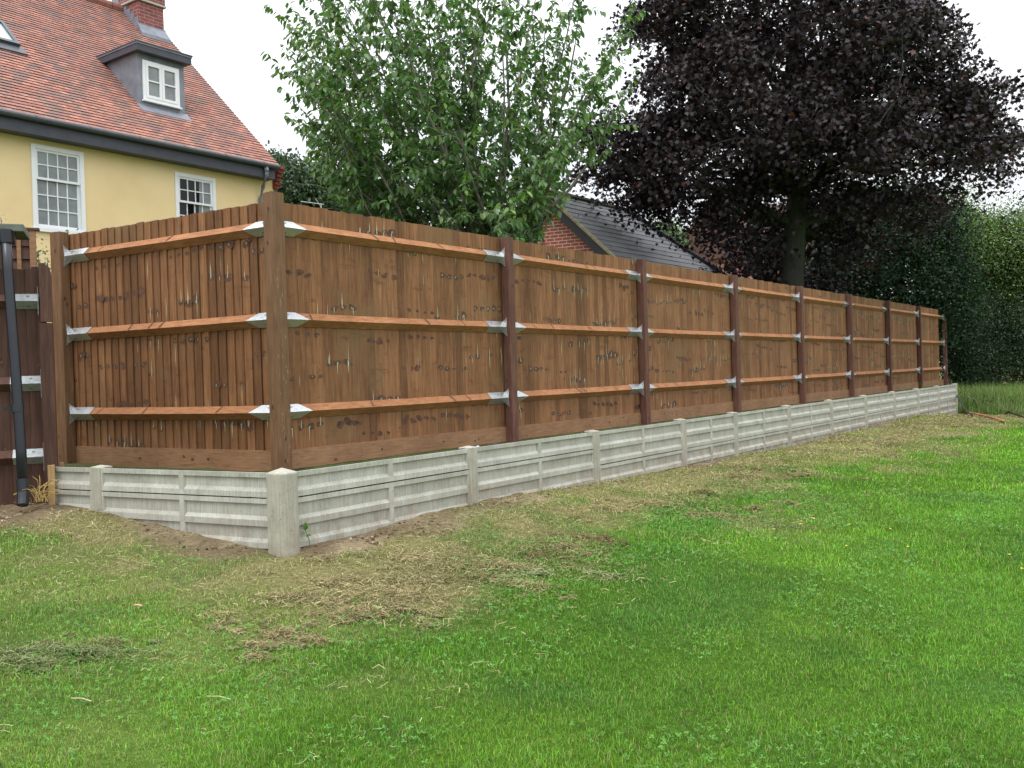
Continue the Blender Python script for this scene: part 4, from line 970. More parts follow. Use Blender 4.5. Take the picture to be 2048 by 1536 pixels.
scatter('foliage', CHERRY_V, CHERRY_F, P_, Mx, c, mt['leaf'], ch, True)
# --- generic crowned tree
def crowned(name, label, cat, base, trunk_pts, r0, blobs, y0, ncl, per, csz, leaf, leafsize, base_c, var, alt, altp, lmat, bmat, group=None, upb=.6, droop=.3, flat_=.45, trunkname='trunk', hubs=None, shell=.5):
    t_ = thing(name, base, label, cat, group)
    tb = MB(); tb.tube(trunk_pts, [r0*(1-.75*i/(len(trunk_pts)-1)) for i in range(len(trunk_pts))], 12, cap=False)
    hub = hubs if hubs is not None else trunk_pts[len(trunk_pts)//2:]
    vol = np.array([b_[3]*b_[4]*b_[5] for b_ in blobs])**.7; vol /= vol.sum()
    cent = []
    for b_, v in zip(blobs, vol):
        for k in range(max(4, int(ncl*v))):
            d = rng.normal(size=3); d /= np.linalg.norm(d); rr = (shell+(1-shell)*rng.random()**.7) if rng.random() < .85 else rng.random()
            cent.append(np.array(b_[:3])+d*rr*np.array(b_[3:]))
    cent = np.array(cent)
    # limbs to blob centres, branches to a share of the clusters
    mids = []
    for b_ in blobs:
        h = min(hub, key=lambda q: np.linalg.norm(np.array(q)-np.array(b_[:3]))+(.0 if q[2] < b_[2] else 3)); pts = limb(tb, h, b_[:3], r0*.33, r0*.07, -.1, 8, 7, .06); mids += pts[2:]
    mids = np.array(mids)
    for i in range(0, len(cent), 2):
        j = np.argmin(np.linalg.norm(mids-cent[i], axis=1)); limb(tb, mids[j], cent[i], .03, .006, -.1, 4, 4, .08)
    tb.build(trunkname, bmat, t_, smooth=True)
    n = len(cent)*per; base_p = np.repeat(cent, per, 0); o = rng.normal(size=(n, 3))*csz; o[:, 2] *= flat_
    # each cluster is a spray that droops at its rim
    o[:, 2] -= .35*(o[:, 0]**2+o[:, 1]**2)/csz
    P = base_p+o
    Mx = randrot(n, upb, droop)*rng.uniform(.75, 1.25, n)[:, None, None]*leafsize
    cl = np.repeat(rng.normal(size=(len(cent), 1))*.22, per, 0)
    c = colvar(n, base_c, var, alt, altp)*(1+cl)
    scatter('crown', leaf[0], leaf[1], P, Mx, np.clip(c, .002, 1), lmat, t_)
    return t_
def pxblob(cx, cy, rx, ry, y, rz=None):
    p = at(cx, cy, y); k = y/F_PX; return (*p, rx*k, rz if rz else rx*k*.9, ry*k)
MY = 21.0
mt0 = at(1580, 600, MY); mbase = v3(mt0[0], mt0[1], ZG-.1)
tp = [mbase, at(1583, 560, MY), at(1590, 450, MY), at(1597, 380, MY), at(1592, 300, MY), at(1585, 200, MY), at(1590, 60, MY), at(1590, -100, MY)]
mbl = [pxblob(*q) for q in [(1560,60,290,120,MY+.5),(1400,160,150,120,MY),(1760,150,190,130,MY+.3),(1300,270,110,85,MY-.8),(1215,330,75,45,MY-.5),(1860,270,120,95,MY-.4),(1540,240,200,70,MY-1.5),(1420,330,140,60,MY-1.2),(1700,290,170,65,MY-1.4),
      (1400,410,110,50,MY-.3),(1790,375,130,45,MY-.6),(1340,80,50,70,MY),(1960,250,60,70,MY),(1600,-120,260,120,MY),(1490,465,80,62,MY+.5),(1510,520,60,40,MY-.2),(1850,120,90,90,MY+.3),(1960,330,55,50,MY-.5),(1700,60,170,100,MY-1.5),(1480,120,120,100,MY-1.8),(1250,380,70,35,MY-.2),(1610,400,110,40,MY+1.8),(1480,410,80,45,MY-.9),(1300,410,55,25,MY+.2),(1660,430,80,30,MY+1.0), (1380,20,70,60,MY),(1175,350,50,28,MY-.3),(1330,170,60,70,MY-1.2),(1900,200,70,60,MY-1),(1540,545,75,45,MY+1),(1640,540,55,60,MY+2.2),(1540,470,80,50,MY+2),(1680,480,80,40,MY+1.5),(1560,570,90,30,MY+2.5),(1760,430,120,30,MY+.8)]]
for k in range(60):
    b_ = mbl[int(rng.integers(0, 13))]; an = rng.uniform(-.5, pi+.5); f_ = rng.uniform(.95, 1.18); rr_ = rng.uniform(.22, .45)
    mbl.append((b_[0]+b_[3]*f_*cos(an), b_[1]+rng.normal()*.8, b_[2]+b_[5]*f_*sin(an), rr_*1.3, rr_, rr_*.7))
crowned('copper_maple', 'large dark purple-leaved tree with a thick trunk, behind the middle of the fence', 'tree', mbase, tp, .30, mbl, MY, 980, 90, .27, (MAPLE_V, MAPLE_F), .094, (.023,.0165,.0200), .35, (.075,.028,.022), .03, mt['mleaf'], mt['barkd'], hubs=[at(1590, 450, MY), at(1597, 380, MY), at(1590, 300, MY)], upb=.8, droop=.4)
# --- dark ivy-clad tree at the far end, and hawthorns behind
IY = 28.2
ib = at(1800, 640, IY); ibase = v3(ib[0], ib[1], ZG-.2)
ibl = [pxblob(*q) for q in [(1745,500,105,90,IY),(1860,480,75,70,IY-.3),(1700,560,90,70,IY-.6),(1850,590,90,90,IY-.8),(1780,420,90,40,IY+.5),(1640,540,45,60,IY+.3),(1900,540,50,80,IY-.5),(1895,680,40,70,IY+.6),(1800,640,80,60,IY+.3),(1690,600,60,40,IY),(1870,425,45,30,IY),(1925,750,25,50,IY+.8),(1760,400,110,35,IY),(1650,460,60,50,IY+1),(1880,430,60,45,IY+.3),(1925,640,30,80,IY+.4)]]
crowned('ivy_tree', 'dense dark green ivy-covered tree mass overhanging the far end of the fence', 'tree', ibase, [ibase, at(1800, 600, IY), at(1795, 480, IY), at(1790, 420, IY)], .25, ibl, IY, 760, 110, .28, (OVAL_V, OVAL_F), .085, (.016,.036,.018), .35, (.045,.085,.03), .12, mt['ivyleaf'], mt['barkd'], shell=.3, flat_=.9, upb=.3, droop=.6)
def hawthorn(px, y, top, wpx, label, colr, nc, seedgrp, bot=790):
    b0 = at(px, bot, y); b0[2] = float(G(b0[0], b0[1]))-.1
    bl = []
    H = bot-top
    for k in range(7): bl.append(pxblob(px+rng.uniform(-.55, .55)*wpx, top+H*rng.uniform(-.04, .25), wpx*rng.uniform(.10, .2), H*rng.uniform(.04, .09), y-rng.uniform(0, 1.2)))
    for k in range(9):
        bl.append(pxblob(px+rng.uniform(-.4, .4)*wpx, top+H*(.12+.75*k/9), wpx*rng.uniform(.3, .45), H*.14, y+rng.uniform(-.6, .6)))
    bl.append(pxblob(px, top+H*.12, wpx*.3, H*.12, y)); bl.append(pxblob(px, top+H*.5, wpx*.45, H*.45, y+.3))
    return crowned('hawthorn_tree', label, 'tree', b0, [b0, at(px-8, (top+bot)/2+60, y), at(px+6, (top+bot)/2, y), at(px, top+60, y)], .14, bl, y, nc, 95, .27, (OVAL_V, OVAL_F), .075, colr, .3, (.15,.22,.05), .15, mt['leaf'], mt['barkd'], 'hedgerow trees beyond the far end of the fence', shell=.35, flat_=.8)
hawthorn(1985, 31, 425, 140, 'mid green bushy hedgerow tree just right of the dark ivy mass', (.075,.130,.038), 560, 0)
hawthorn(2100, 30.5, 400, 190, 'pale green hedgerow tree at the right edge, leaning over long grass', (.105,.172,.048), 560, 0)
hawthorn(1935, 35, 395, 120, 'lighter green hedgerow tree top behind the ivy mass', (.085,.14,.04), 200, 0)
hawthorn(2240, 29, 380, 220, 'hedgerow tree beyond the right border of the view', (.06,.105,.032), 160, 0)
hawthorn(2440, 30, 390, 230, 'hedgerow tree farthest out beyond the right border', (.08,.135,.04), 200, 0)
hawthorn(1720, 37, 400, 200, 'yellow-green tree glimpsed under the purple crown', (.13,.20,.05), 110, 0)
# low undergrowth under the hedge
ubl = [pxblob(*q) for q in [(1960,735,70,55,29.6),(2040,700,80,60,29.8),(1925,700,40,60,29.4),(2100,735,80,55,29.8),(2000,640,80,60,30),(1912,640,25,60,29.2),(1925,770,30,30,29.3)]]
ub = at(1990, 790, 29.6); ub[2] = float(G(ub[0], ub[1]))
crowned('hedge_bush', 'dark undergrowth bush at the hedge foot beyond the last fence post', 'bush', ub, [ub, ub+v3(0, 0, .5), ub+v3(.1, 0, 1), ub+v3(.1, 0, 1.3)], .08, ubl, 29.6, 420, 85, .25, (OVAL_V, OVAL_F), .06, (.028,.052,.022), .35, (.06,.10,.03), .12, mt['leaf'], mt['barkd'], shell=.3, flat_=.9)
# --- distant tree between house and cherry
DY = 42.; db = at(600, 520, DY); db[2] = gz
dbl = [pxblob(*q) for q in [(560,345,55,38,DY),(610,370,55,45,DY-.8),(655,395,40,35,DY),(600,410,70,35,DY+.4),(640,350,22,25,DY),(540,330,30,25,DY+1),(680,420,30,20,DY),(540,395,40,35,DY)]]
crowned('distant_tree', 'round dark green tree far off between the house gable and the cherry', 'tree', db, [db, at(600, 480, DY), at(602, 420, DY), at(600, 380, DY)], .3, dbl, DY, 330, 90, .36, (OVAL_V, OVAL_F), .16, (.038,.072,.035), .3, (.07,.12,.045), .2, mt['leaf'], mt['barkd'], shell=.45, flat_=.6)
DY = 38.; db = at(1345, 560, DY); db[2] = gz
dbl = [pxblob(*q) for q in [(1345,470,32,24,DY),(1330,450,18,14,DY),(1375,500,30,20,DY)]]
crowned('distant_tree', 'small pale green tree top glimpsed between slate roof and purple crown', 'tree', db, [db, at(1345, 520, DY), at(1345, 490, DY), at(1345, 470, DY)], .1, dbl, DY, 60, 70, .3, (OVAL_V, OVAL_F), .14, (.13,.20,.10), .25, None, 0, mt['leaf'], mt['barkd'], shell=.45)
# --- shrub twigs behind the old fence, against the yellow wall
def shrub(px, py, y, w_, h, n, label, c_):
    b0 = at(px, py, y); g0 = v3(b0[0], b0[1], ZG)
    t_ = thing('shrub', g0, label, 'shrub'); tb = MB(); P = []
    for k in range(7):
        e_ = b0 + v3(rng.normal()*w_*.5, rng.normal()*w_*.4, rng.uniform(-.2, h)); limb(tb, g0, e_, .012, .004, 0, 6, 4, .05)
        for q in range(n): P.append(e_ + rng.normal(size=3)*np.array([w_*.25, w_*.25, .09]) - v3(0, 0, rng.random()*.25))
    tb.build('stems', mt['bark'], t_); P = np.array(P); Mx = randrot(len(P), .5, 0)*rng.uniform(.03, .055, len(P))[:, None, None]
    scatter('foliage', OVAL_V, OVAL_F, P, Mx, colvar(len(P), c_, .25, (.2,.2,.08), .15), mt['leaf'], t_)
shrub(88, 512, 9.6, .22, .16, 40, 'grey-green twiggy shrub in the gap beside the tall left fence post', (.13,.15,.10))
shrub(8, 447, 7.6, .08, .05, 4, 'tiny sprig poking above the shed roof edge', (.10,.12,.04))

# ------------------------------------------------------------------ small things
for (px, py, y, hh, lb, ww) in ((105, 1008, 6.52, .24, 'pale new timber stake closing the left end of the concrete wall', .022), (124, 950, 6.75, .32, 'second pale timber stake, poking up behind the concrete boards', .012)):
    p = at(px, py, y); z_ = p[2]
    ztop = at(px, 930 if ww > .02 else 925, y)[2]
    mb = MB(); f_ = Fr((p[0], p[1], 0), OTH, 1); mb.box(f_, -ww, ww, -.02, .02, z_-.05, ztop); o = mb.build('timber_stake', mt['stake'], None, bevel=.002); tag(reorigin(o), lb, 'stake', 'pale timber stakes')
p = at(78, 1003, 6.35); sb_ = MB()
for k in range(22):
    a = p + v3(rng.normal()*.03, rng.normal()*.02, 0); pts = [a]; d = v3(rng.normal()*.5, rng.normal()*.2, 1.2)
    for q in range(5):
        d = d+v3(rng.normal()*.35, rng.normal()*.2, -.35*(q > 1)); d /= np.linalg.norm(d); pts.append(pts[-1]+d*rng.uniform(.02, .055))
    sb_.tube(pts, .0022, 3)
o = sb_.build('dry_weed', flat('straw_yellow', (.46,.32,.11), .8), None); tag(reorigin(o), 'tuft of dry yellow stems beside the foot of the black pipe', 'dried plant')
# aerial
p = at(640, 412, 10.5); mb = MB(); am = flat('aerial_grey', (.3,.32,.33), .5)
mb.tube([v3(p[0], p[1], ZG), at(642, 407, 10.5)], .010, 6); mb.tube([at(602, 403, 10.5), at(648, 409, 10.3)], .0055, 5); mb.tube([at(631, 397, 10.5), at(640, 411, 10.5)], .004, 5)
o = mb.build('aerial', am, None); tag(reorigin(o), 'thin grey aerial rods just above the fence near its corner', 'aerial')
# plastic and sheet behind the wall
q = at(955, 892, 7.35); mb = MB()
def sheet(mb, px0, py0, px1, py1, y, zc, hgt, dep, m, jag=.02):
    a = at(px0, py0, y); b_ = at(px1, py1, y+ (px1-px0)*.0065)
    n = 14; rows = []
    for r_ in range(5):
        row = []
        for i in range(n+1):
            t_ = i/n; p = a+(b_-a)*t_; hump = hgt*sin(pi*t_)*(sin(pi*r_/4))
            row.append(v3(p[0]-.4*dep*r_/4*1., p[1]+dep*r_/4, ZG-.005+hump+rng.normal()*jag*.4*(0 < r_ < 4)))
        rows.append(row)
    for r_ in range(4):
        for i in range(n): mb.face([rows[r_][i], rows[r_][i+1], rows[r_+1][i+1], rows[r_+1][i]], m)
f0 = WL.uwz(q)
def bag(u0, u1, w_, h, d_, mat, label, nm):
    mb = MB(); n = 12; rows = []
    for r_ in range(6):
        row = []
        for i in range(n+1):
            t_ = i/n; hh = h*(sin(pi*t_)**.5)*(sin(pi*r_/5)**.6)*(.75+.5*random.random()) if 0 < r_ < 5 and 0 < i < n else 0
            row.append(WL.p(u0+(u1-u0)*t_+random.uniform(-.01, .01), w_-d_*r_/5, ZG-.03+hh))
        rows.append(row)
    for r_ in range(5):
        for i in range(n): mb.face([rows[r_][i], rows[r_][i+1], rows[r_+1][i+1], rows[r_+1][i]])
    o = mb.build(nm, mat, None, smooth=False); tag(reorigin(o), label, 'litter')
bag(1.90, 2.18, -.06, .178, .2, flat('white_plastic', (.8,.8,.82), .3, var=.03), 'crumpled white plastic lying behind the wall by a fence post', 'plastic_bag')
bag(2.15, 2.95, -.22, .14, .35, flat('black_plastic_sheet', (.02,.015,.03), .35), 'crumpled black plastic sheet between wall and first mid post', 'plastic_sheet')
# orange rods and black cable by the far end
def gz_(px, py, y0=18): 
    lo, hi = 1.5, 60.
    for _ in range(40):
        y = (lo+hi)/2; p = at(px, py, y)
        if p[2] > float(G(p[0], p[1])): lo = y
        else: hi = y
    return at(px, py, y)
om = flat('orange_pole', (.40,.15,.07), .6)
for (a, b_, lb) in (((1922, 826), (1972, 836), 'orange pole lying on the grass, end against the last concrete post'), ((1974, 838), (2008, 847), 'shorter orange pole end lying farthest out on the lawn')):
    A_ = gz_(*a, 19); B_ = gz_(*b_, 19); mb = MB(); mb.tube([A_+v3(0, 0, .05), (A_+B_)/2+v3(0, 0, .05), B_+v3(0, 0, .04)], .022, 8); o = mb.build('orange_pole', om, None, smooth=True); tag(reorigin(o), lb, 'pole', 'orange poles on the grass')
mb = MB(); a = at(1884, 733, 25.4); b_ = at(1903, 770, 22.5); c = at(1920, 812, 20.5); d = gz_(1945, 834, 19)+v3(0, 0, .03); pts = []
for k in range(13):
    t_ = k/12; pts.append(a*(1-t_)**3+3*b_*t_*(1-t_)**2+3*c*t_**2*(1-t_)+d*t_**3)
mb.tube(pts, .016, 6); o = mb.build('black_cable', mt['black'], None, smooth=True); tag(reorigin(o), 'black cable sagging from the lowest rail at the far post to the ground', 'cable')
p1, p2, p3 = gz_(2012, 833, 20), gz_(2026, 834, 20), gz_(2060, 841, 20); mb = MB(); mb.tube([p1+v3(0,0,.06), (p1+p2)/2+v3(0,0,.11), p2+v3(0, 0, .07), (p2+p3)/2+v3(0, 0, .05), p3+v3(0, 0, .03)], .02, 6); o = mb.build('black_cable', mt['black'], None, smooth=True); tag(reorigin(o), 'short black cable lying on the grass at the right edge', 'cable')
# heap of cuttings by the last post
p = gz_(1935, 825, 20); n = 900; P = p + rng.normal(size=(n, 3))*np.array([.28, .3, .10]) + v3(0, 0, .12); P[:, 2] = np.maximum(P[:, 2], p[2])
o = scatter('hedge_cuttings', OVAL_V, OVAL_F, P, randrot(n, .3, 0)*.07, colvar(n, (.025,.045,.018), .4, (.12,.04,.04), .08), mt['leaf']); tag(reorigin(o), 'small dark heap of leafy cuttings beside the last concrete post', 'cuttings')
# broad-leaf weed by the corner post
p = gz_(620, 1098, 5.4); wd = thing('broadleaf_weed', p, 'broad-leaved weed at the wall foot just right of the corner post', 'weed')
mb = MB(); tipp = p+v3(-.025, 0, .115); mb.tube([p, p+v3(0, 0, .05), tipp], .0025, 4); mb.build('stem', flat('weed_stem', (.12,.17,.05), .6), wd)
L = np.array([[(.065, 0, .0)], ]); Mx = []
dirs = [(v3(.12, -.2, .9), v3(.4, -.9, .2), .055), (v3(-.6, -.3, .3), v3(0, -.5, .8), .03), (v3(.7, -.3, .2), v3(0, -.5, .8), .045), (v3(.2, .2, .9), v3(-.8, -.5, .2), .05)]
for (a, nrm, s_) in dirs:
    a = a/np.linalg.norm(a); nrm = nrm-a*np.dot(a, nrm); nrm /= np.linalg.norm(nrm); Mx.append(np.stack([a, np.cross(nrm, a)*1.3, nrm], -1)*s_)
scatter('leaf', CHERRY_V, CHERRY_F, np.array([tipp]*4)-np.array([[0,0,0],[0,0,.02],[0,0,.035],[0,0,.01]]), np.array(Mx), np.array([(.10,.21,.05)]*4), mt['leaf'], wd)
# buttercups
ym = flat('buttercup_yellow', (.75,.6,.03), .5, var=.05); gm = flat('flower_stem', (.08,.15,.03), .6)
fl = [(1842, 985, 'buttercup highest up the lawn at the right'), (1600, 1061, 'leftmost buttercup of the loose lawn group'), (1627, 1050, 'buttercup second from the left in the loose group'), (1698, 1062, 'buttercup in the middle of the loose group, level with the left pair'), (1692, 1106, 'lone buttercup below the loose group'), (1780, 1071, 'small buttercup right of the middle of the group'), (2018, 1124, 'buttercup near the right border of the lawn'), (2043, 1153, 'buttercup nearest the right border'), (1547, 1072, 'faint small buttercup left of the pair'), (1815, 1108, 'tiny buttercup right of the lone lower one')]
for (px, py, lb) in fl:
    p = gz_(px, py, 8); t_ = thing('buttercup', p, 'yellow '+lb, 'flower', 'buttercups in the lawn')
    mb = MB(); tp_ = p+v3(.004, 0, .045); mb.tube([p, tp_], .0012, 3); mb.build('stem', gm, t_)
    mb = MB()
    for k in range(5):
        an = 2*pi*k/5; c_ = v3(cos(an), sin(an), .5); s_ = v3(-sin(an), cos(an), 0); mb.face([tp_, tp_+c_*.006+s_*.005, tp_+c_*.012, tp_+c_*.006-s_*.005])
    mb.build('petals', ym, t_)
for (px, py, L, lb, nm, cc) in ((278, 1219, .045, 'small pinkish wood chip lying on the lawn near the left', 'wood_chip', (.55,.30,.2)), (166, 1408, .09, 'pale dry twig lying on the lawn at lower left', 'dry_twig', (.5,.42,.28)), (440, 1404, .1, 'thin pale straw on the lawn below the hay clumps', 'dry_twig', (.45,.42,.2))):
    p = gz_(px, py, 4); mb = MB(); mb.tube([p+v3(-L/2, .004, .022), p+v3(0, -.006, .024), p+v3(L/2, -.012 if nm == 'wood_chip' else -.03, .02)], .006 if nm == 'wood_chip' else .0022, 5); o = mb.build(nm, flat(nm+'_mat', cc, .8), None); tag(reorigin(o), lb, 'chip' if nm == 'wood_chip' else 'twig')

# ------------------------------------------------------------------ grass
def blade_mesh(name, P, H, W, lean, az, colr, mat, curl=.5, kind='stuff', flatten=None):
    n = len(P); ca, sa = np.cos(az), np.sin(az); wx, wy = -sa*W*.5, ca*W*.5
    l1 = lean*.35; 
    mid = P + np.stack([ca*H*l1, sa*H*l1, H*.55*np.sqrt(np.maximum(.02, 1-l1**2))], -1)
    l2 = lean
    tip = P + np.stack([ca*H*l2, sa*H*l2, H*np.sqrt(np.maximum(.03, 1-np.minimum(.98, l2)**2))], -1)
    wv = np.stack([wx, wy, np.zeros(n)], -1)
    V = np.stack([P-wv, P+wv, mid+wv*.8, mid-wv*.8, tip], 1).reshape(-1, 3)
    k = np.arange(n)[:, None]*5
    loops = (k+np.array([0, 1, 2, 3, 3, 2, 4])[None, :]).ravel()
    ltot = np.tile([4, 3], n); ls = np.concatenate([[0], np.cumsum(ltot)[:-1]])
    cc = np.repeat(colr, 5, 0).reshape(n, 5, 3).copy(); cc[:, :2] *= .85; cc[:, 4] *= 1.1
    o = rawmesh(name, V, loops, ls, ltot, mat, None, np.clip(cc.reshape(-1, 3), 0, 1)); tag(o, kind=kind); return o
def infront(x, y):
    t, n, t2, n2 = wallco(x, y)
    ok = np.where(t > 0, n > .045, (n2 > .045) | (t2 < 0)); ok &= ~((np.abs(t) < .13) & (np.abs(n) < .13)); ok &= (t < WT[-1]+.08) | (n > -3)
    return ok & ((t > -.0) | (n2 > .045) | (t2 < 0))
def pts_band(y0, y1, dens, mx=.62):
    A = (y1**2-y0**2)*mx + (y1-y0)*2.5; n = int(A*dens)
    y = np.sqrt(rng.random(n)*(y1**2-y0**2)+y0**2); h_ = mx*y+2.5; x = (rng.random(n)*2-1)*h_ + 1.6*(1 if mx > .6 else 0)
    k = infront(x, y) & (x > -.62*y-1.2); return x[k], y[k]
LAWN = dict(P=[], H=[], W=[], lean=[], az=[], c=[])
for (y0, y1, dens, H0, W0) in ((1.9, 3.6, 21000, .026, .0020), (3.6, 5.5, 12500, .028, .0027), (5.5, 8, 5200, .034, .0045), (8, 12, 1900, .038, .0075), (12, 18, 800, .042, .012), (18, 32, 300, .05, .02)):
    x, y = pts_band(y0, y1, dens)
    if y1 > 20: k = x < 20; x, y = x[k], y[k]
    col, dry, soil = lawn_color(x, y)
    keep = rng.random(len(x)) > (soil*.93 + dry*.25); x, y, col, dry = x[keep], y[keep], col[keep], dry[keep]
    n = len(x); z = G(x, y)
    tuft = fbm(x*3.3, y*3.3+5, 3)
    H = H0*(.35+1.25*tuft)*rng.uniform(.45, 1.4, n)*(1-.35*dry)
    edge = np.abs(wallco(x, y)[1]) < .12
    H = np.where(edge & (rng.random(n) < .25), H*2.2, H)
    lean = np.clip(rng.normal(.66, .3, n)+dry*.15, .02, .97)
    c = col*np.clip(1+rng.normal(size=(n, 1))*.34, .3, 2)*(1+rng.normal(size=(n, 3))*[.12, .05, .2]); 
    br = rng.random(n); pb_ = .05+.5*dry
    k = br < pb_; c[k] = np.array([.30,.26,.12])*(1+rng.normal(size=(k.sum(), 1))*.3)
    k = (br > .93); c[k] = np.array([.15,.25,.06])*(1+rng.normal(size=(k.sum(), 1))*.2)
    LAWN['P'].append(np.stack([x, y, z-.003], -1)); LAWN['H'].append(H); LAWN['W'].append(W0*rng.uniform(.6, 1.3, n)); LAWN['lean'].append(lean); LAWN['az'].append(rng.random(n)*2*pi); LAWN['c'].append(c)
a = {k: np.concatenate(v) for k, v in LAWN.items()}; print('blades', len(a['P']))
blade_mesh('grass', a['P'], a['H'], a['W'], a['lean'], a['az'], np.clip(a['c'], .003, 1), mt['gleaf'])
# clover: three round leaflets on a low stalk
x, y = pts_band(1.9, 8.5, 1100); kk = (fbm(x*1.7+60, y*1.7, 3)+rng.normal(size=len(x))*.03 > .55-.04*(x < 1)); x, y = x[kk], y[kk]
col, dry, soil = lawn_color(x, y); kk = (dry+soil < .5); x, y = x[kk], y[kk]; n = len(x); z = G(x, y)+rng.uniform(.012, .034, n)
CL_V = [(0,0,0)]; CL_F = []
for q in range(3):
    a0 = 2*pi*q/3; k0 = len(CL_V)
    for (r_, da) in ((.55, -.55), (.95, -.35), (1.0, 0), (.95, .35), (.55, .55)): CL_V.append((r_*cos(a0+da), r_*sin(a0+da), .12*(r_ > .9)))
    CL_F.append((0, k0, k0+1, k0+2, k0+3, k0+4))
nr = np.stack([rng.normal(size=n)*.35, rng.normal(size=n)*.35-.15, np.ones(n)], -1); nr /= np.linalg.norm(nr, axis=1)[:, None]
ax = rng.normal(size=(n, 3)); ax -= nr*np.sum(ax*nr, 1)[:, None]; ax /= np.linalg.norm(ax, axis=1)[:, None]
Mx = np.stack([ax, np.cross(nr, ax), nr], -1)*rng.uniform(.005, .012, n)[:, None, None]
o = scatter('clover', CL_V, CL_F, np.stack([x, y, z], -1), Mx, colvar(n, (.105,.26,.05), .28), mt['gleaf']); tag(o, kind='stuff')
# dry mown clippings: straws lying in drifts and small clumps
P, C, Az, Ln, Tl = [], [], [], [], []
def straws(x, y, zofs, c0, L0=.075):
    n = len(x); P.append(np.stack([x, y, G(x, y)+zofs], -1)); C.append(np.array(c0)*(1+rng.normal(size=(n, 1))*.35)); Az.append(rng.random(n)*2*pi); Ln.append(rng.uniform(.4, 1.3, n)*L0); Tl.append(rng.normal(size=n)*.25)
for (y0, y1, d_) in ((2.6, 5.5, 2600), (5.5, 9, 1500), (9, 14, 650), (14, 24, 240)):
    x, y = pts_band(y0, y1, d_); dry, soil, n1, n2, n3 = lawn_masks(x, y); t, nn, _, _ = wallco(x, y)
    drift = sstep(.50, .66, fbm(x*2.1+9, y*2.1+3, 4))
    trk = np.exp(-((nn-2.05+.12*np.sin(t*.9))/.13)**2)*(t < 9)*.16*(.4+n2)
    k = rng.random(len(x)) < trk+dry*(.14+.7*drift)*(1-.25*soil); x, y = x[k], y[k]
    s_ = 1 if y1 < 6 else 1.25 if y1 < 10 else 1.7
    straws(x, y, rng.uniform(.004, .030, len(x)), (.34,.305,.165), .042*s_)
def clump(px, py, rx, ry, n, c0=(.27,.225,.115), h=.030, L0=.048):
    p = gz_(px, py, 5); a = p[1]/F_PX; m_ = max(3, n//90)
    m_ *= 2; sx_ = rng.normal(size=m_)*rx*a*1.0; sy_ = rng.normal(size=m_)*ry*a*2.6; ii = (rng.random(n)**2*m_).astype(int); ss = rng.uniform(.12, .6, m_)[ii]
    x = p[0]+sx_[ii]+rng.standard_t(3, size=n)*rx*a*ss*.7; y = p[1]+sy_[ii]+rng.standard_t(3, size=n)*ry*a*ss*1.8
    k = infront(x, y); x, y = x[k], y[k]; r2 = ((x-p[0])/(rx*a))**2+((y-p[1])/(ry*a*2.6))**2
    straws(x, y, .008+rng.random(len(x))*h*np.exp(-r2), c0, L0)
for q in [(570,1275,34,14,900),(515,1302,26,10,600),(470,1240,38,14,500),(620,1288,24,8,400),(700,1230,60,14,800),(600,1205,45,10,400),(800,1215,50,18,900),(730,1200,60,10,500),(910,1160,60,10,600,(.20,.18,.08)),
          (1080,1115,50,14,900,(.19,.155,.075)),(1200,1085,30,10,500,(.19,.145,.07)),(1150,1100,50,8,600),(1408,988,18,8,500,(.13,.11,.05)),(1430,1035,34,8,500),(1500,1020,30,6,300),(1220,1085,14,8,300,(.14,.10,.05)),(1050,1180,60,14,500),(1120,1150,80,10,700,(.24,.26,.13)),
          (120,1310,90,9,1000,(.17,.20,.085)),(30,1335,60,10,600,(.17,.20,.085)),(200,1290,50,7,400,(.2,.2,.09)),(1000,1140,120,12,900),(900,1120,90,14,800),(760,1165,90,12,700),(1570,1010,30,6,300),(1760,915,26,4,260),(1640,930,40,6,300),(1700,900,30,4,260),(1520,940,30,5,300),(1300,1010,40,9,500),(1180,1020,50,9,500),(1930,920,12,3,80)]:
    clump(*q[:4], int(q[4]*1.25), *q[5:])
for k in range(150):
    t_ = random.uniform(-.6, 19)**1; w_ = abs(random.gauss(.75, .45)); q_ = WL.p(t_, w_+.1, 0); x0, y0 = q_[0], q_[1]; n = random.randint(40, 150); sg = random.uniform(.03, .11)*(1+.02*y0)
    x = x0+rng.normal(size=n)*sg*1.6; y = y0+rng.normal(size=n)*sg; kk = infront(x, y); straws(x[kk], y[kk], .006+rng.random(kk.sum())*.028, (.28,.24,.125) if k % 3 else (.18,.145,.075), .055)
P = np.concatenate(P); C = np.concatenate(C); Az = np.concatenate(Az); Ln = np.concatenate(Ln); Tl = np.concatenate(Tl); n = len(P); print('straws', n)
d = np.stack([np.cos(Az)*np.cos(Tl), np.sin(Az)*np.cos(Tl), np.sin(Tl)], -1); sd = np.stack([-np.sin(Az), np.cos(Az), np.zeros(n)], -1)
W = .00075*(1+P[:, 1]*.16)
bend = sd*(rng.normal(size=n)*.25*Ln)[:, None] + np.array([0, 0, 1.])*(np.abs(rng.normal(size=n))*.12*Ln)[:, None]
wv = (np.cross(d, rng.normal(size=(n, 3))*.4+[0, 0, 1.])); wv /= np.linalg.norm(wv, axis=1)[:, None]; wv = wv*W[:, None]
A_ = P-d*Ln[:, None]/2; B_ = P+bend; C_ = P+d*Ln[:, None]/2; A_[:, 2] = np.maximum(A_[:, 2], P[:, 2]-.012); C_[:, 2] = np.maximum(C_[:, 2], P[:, 2]-.012)
V = np.stack([A_-wv, A_+wv, B_-wv, B_+wv, C_-wv, C_+wv], 1).reshape(-1, 3); k = np.arange(n)[:, None]*6
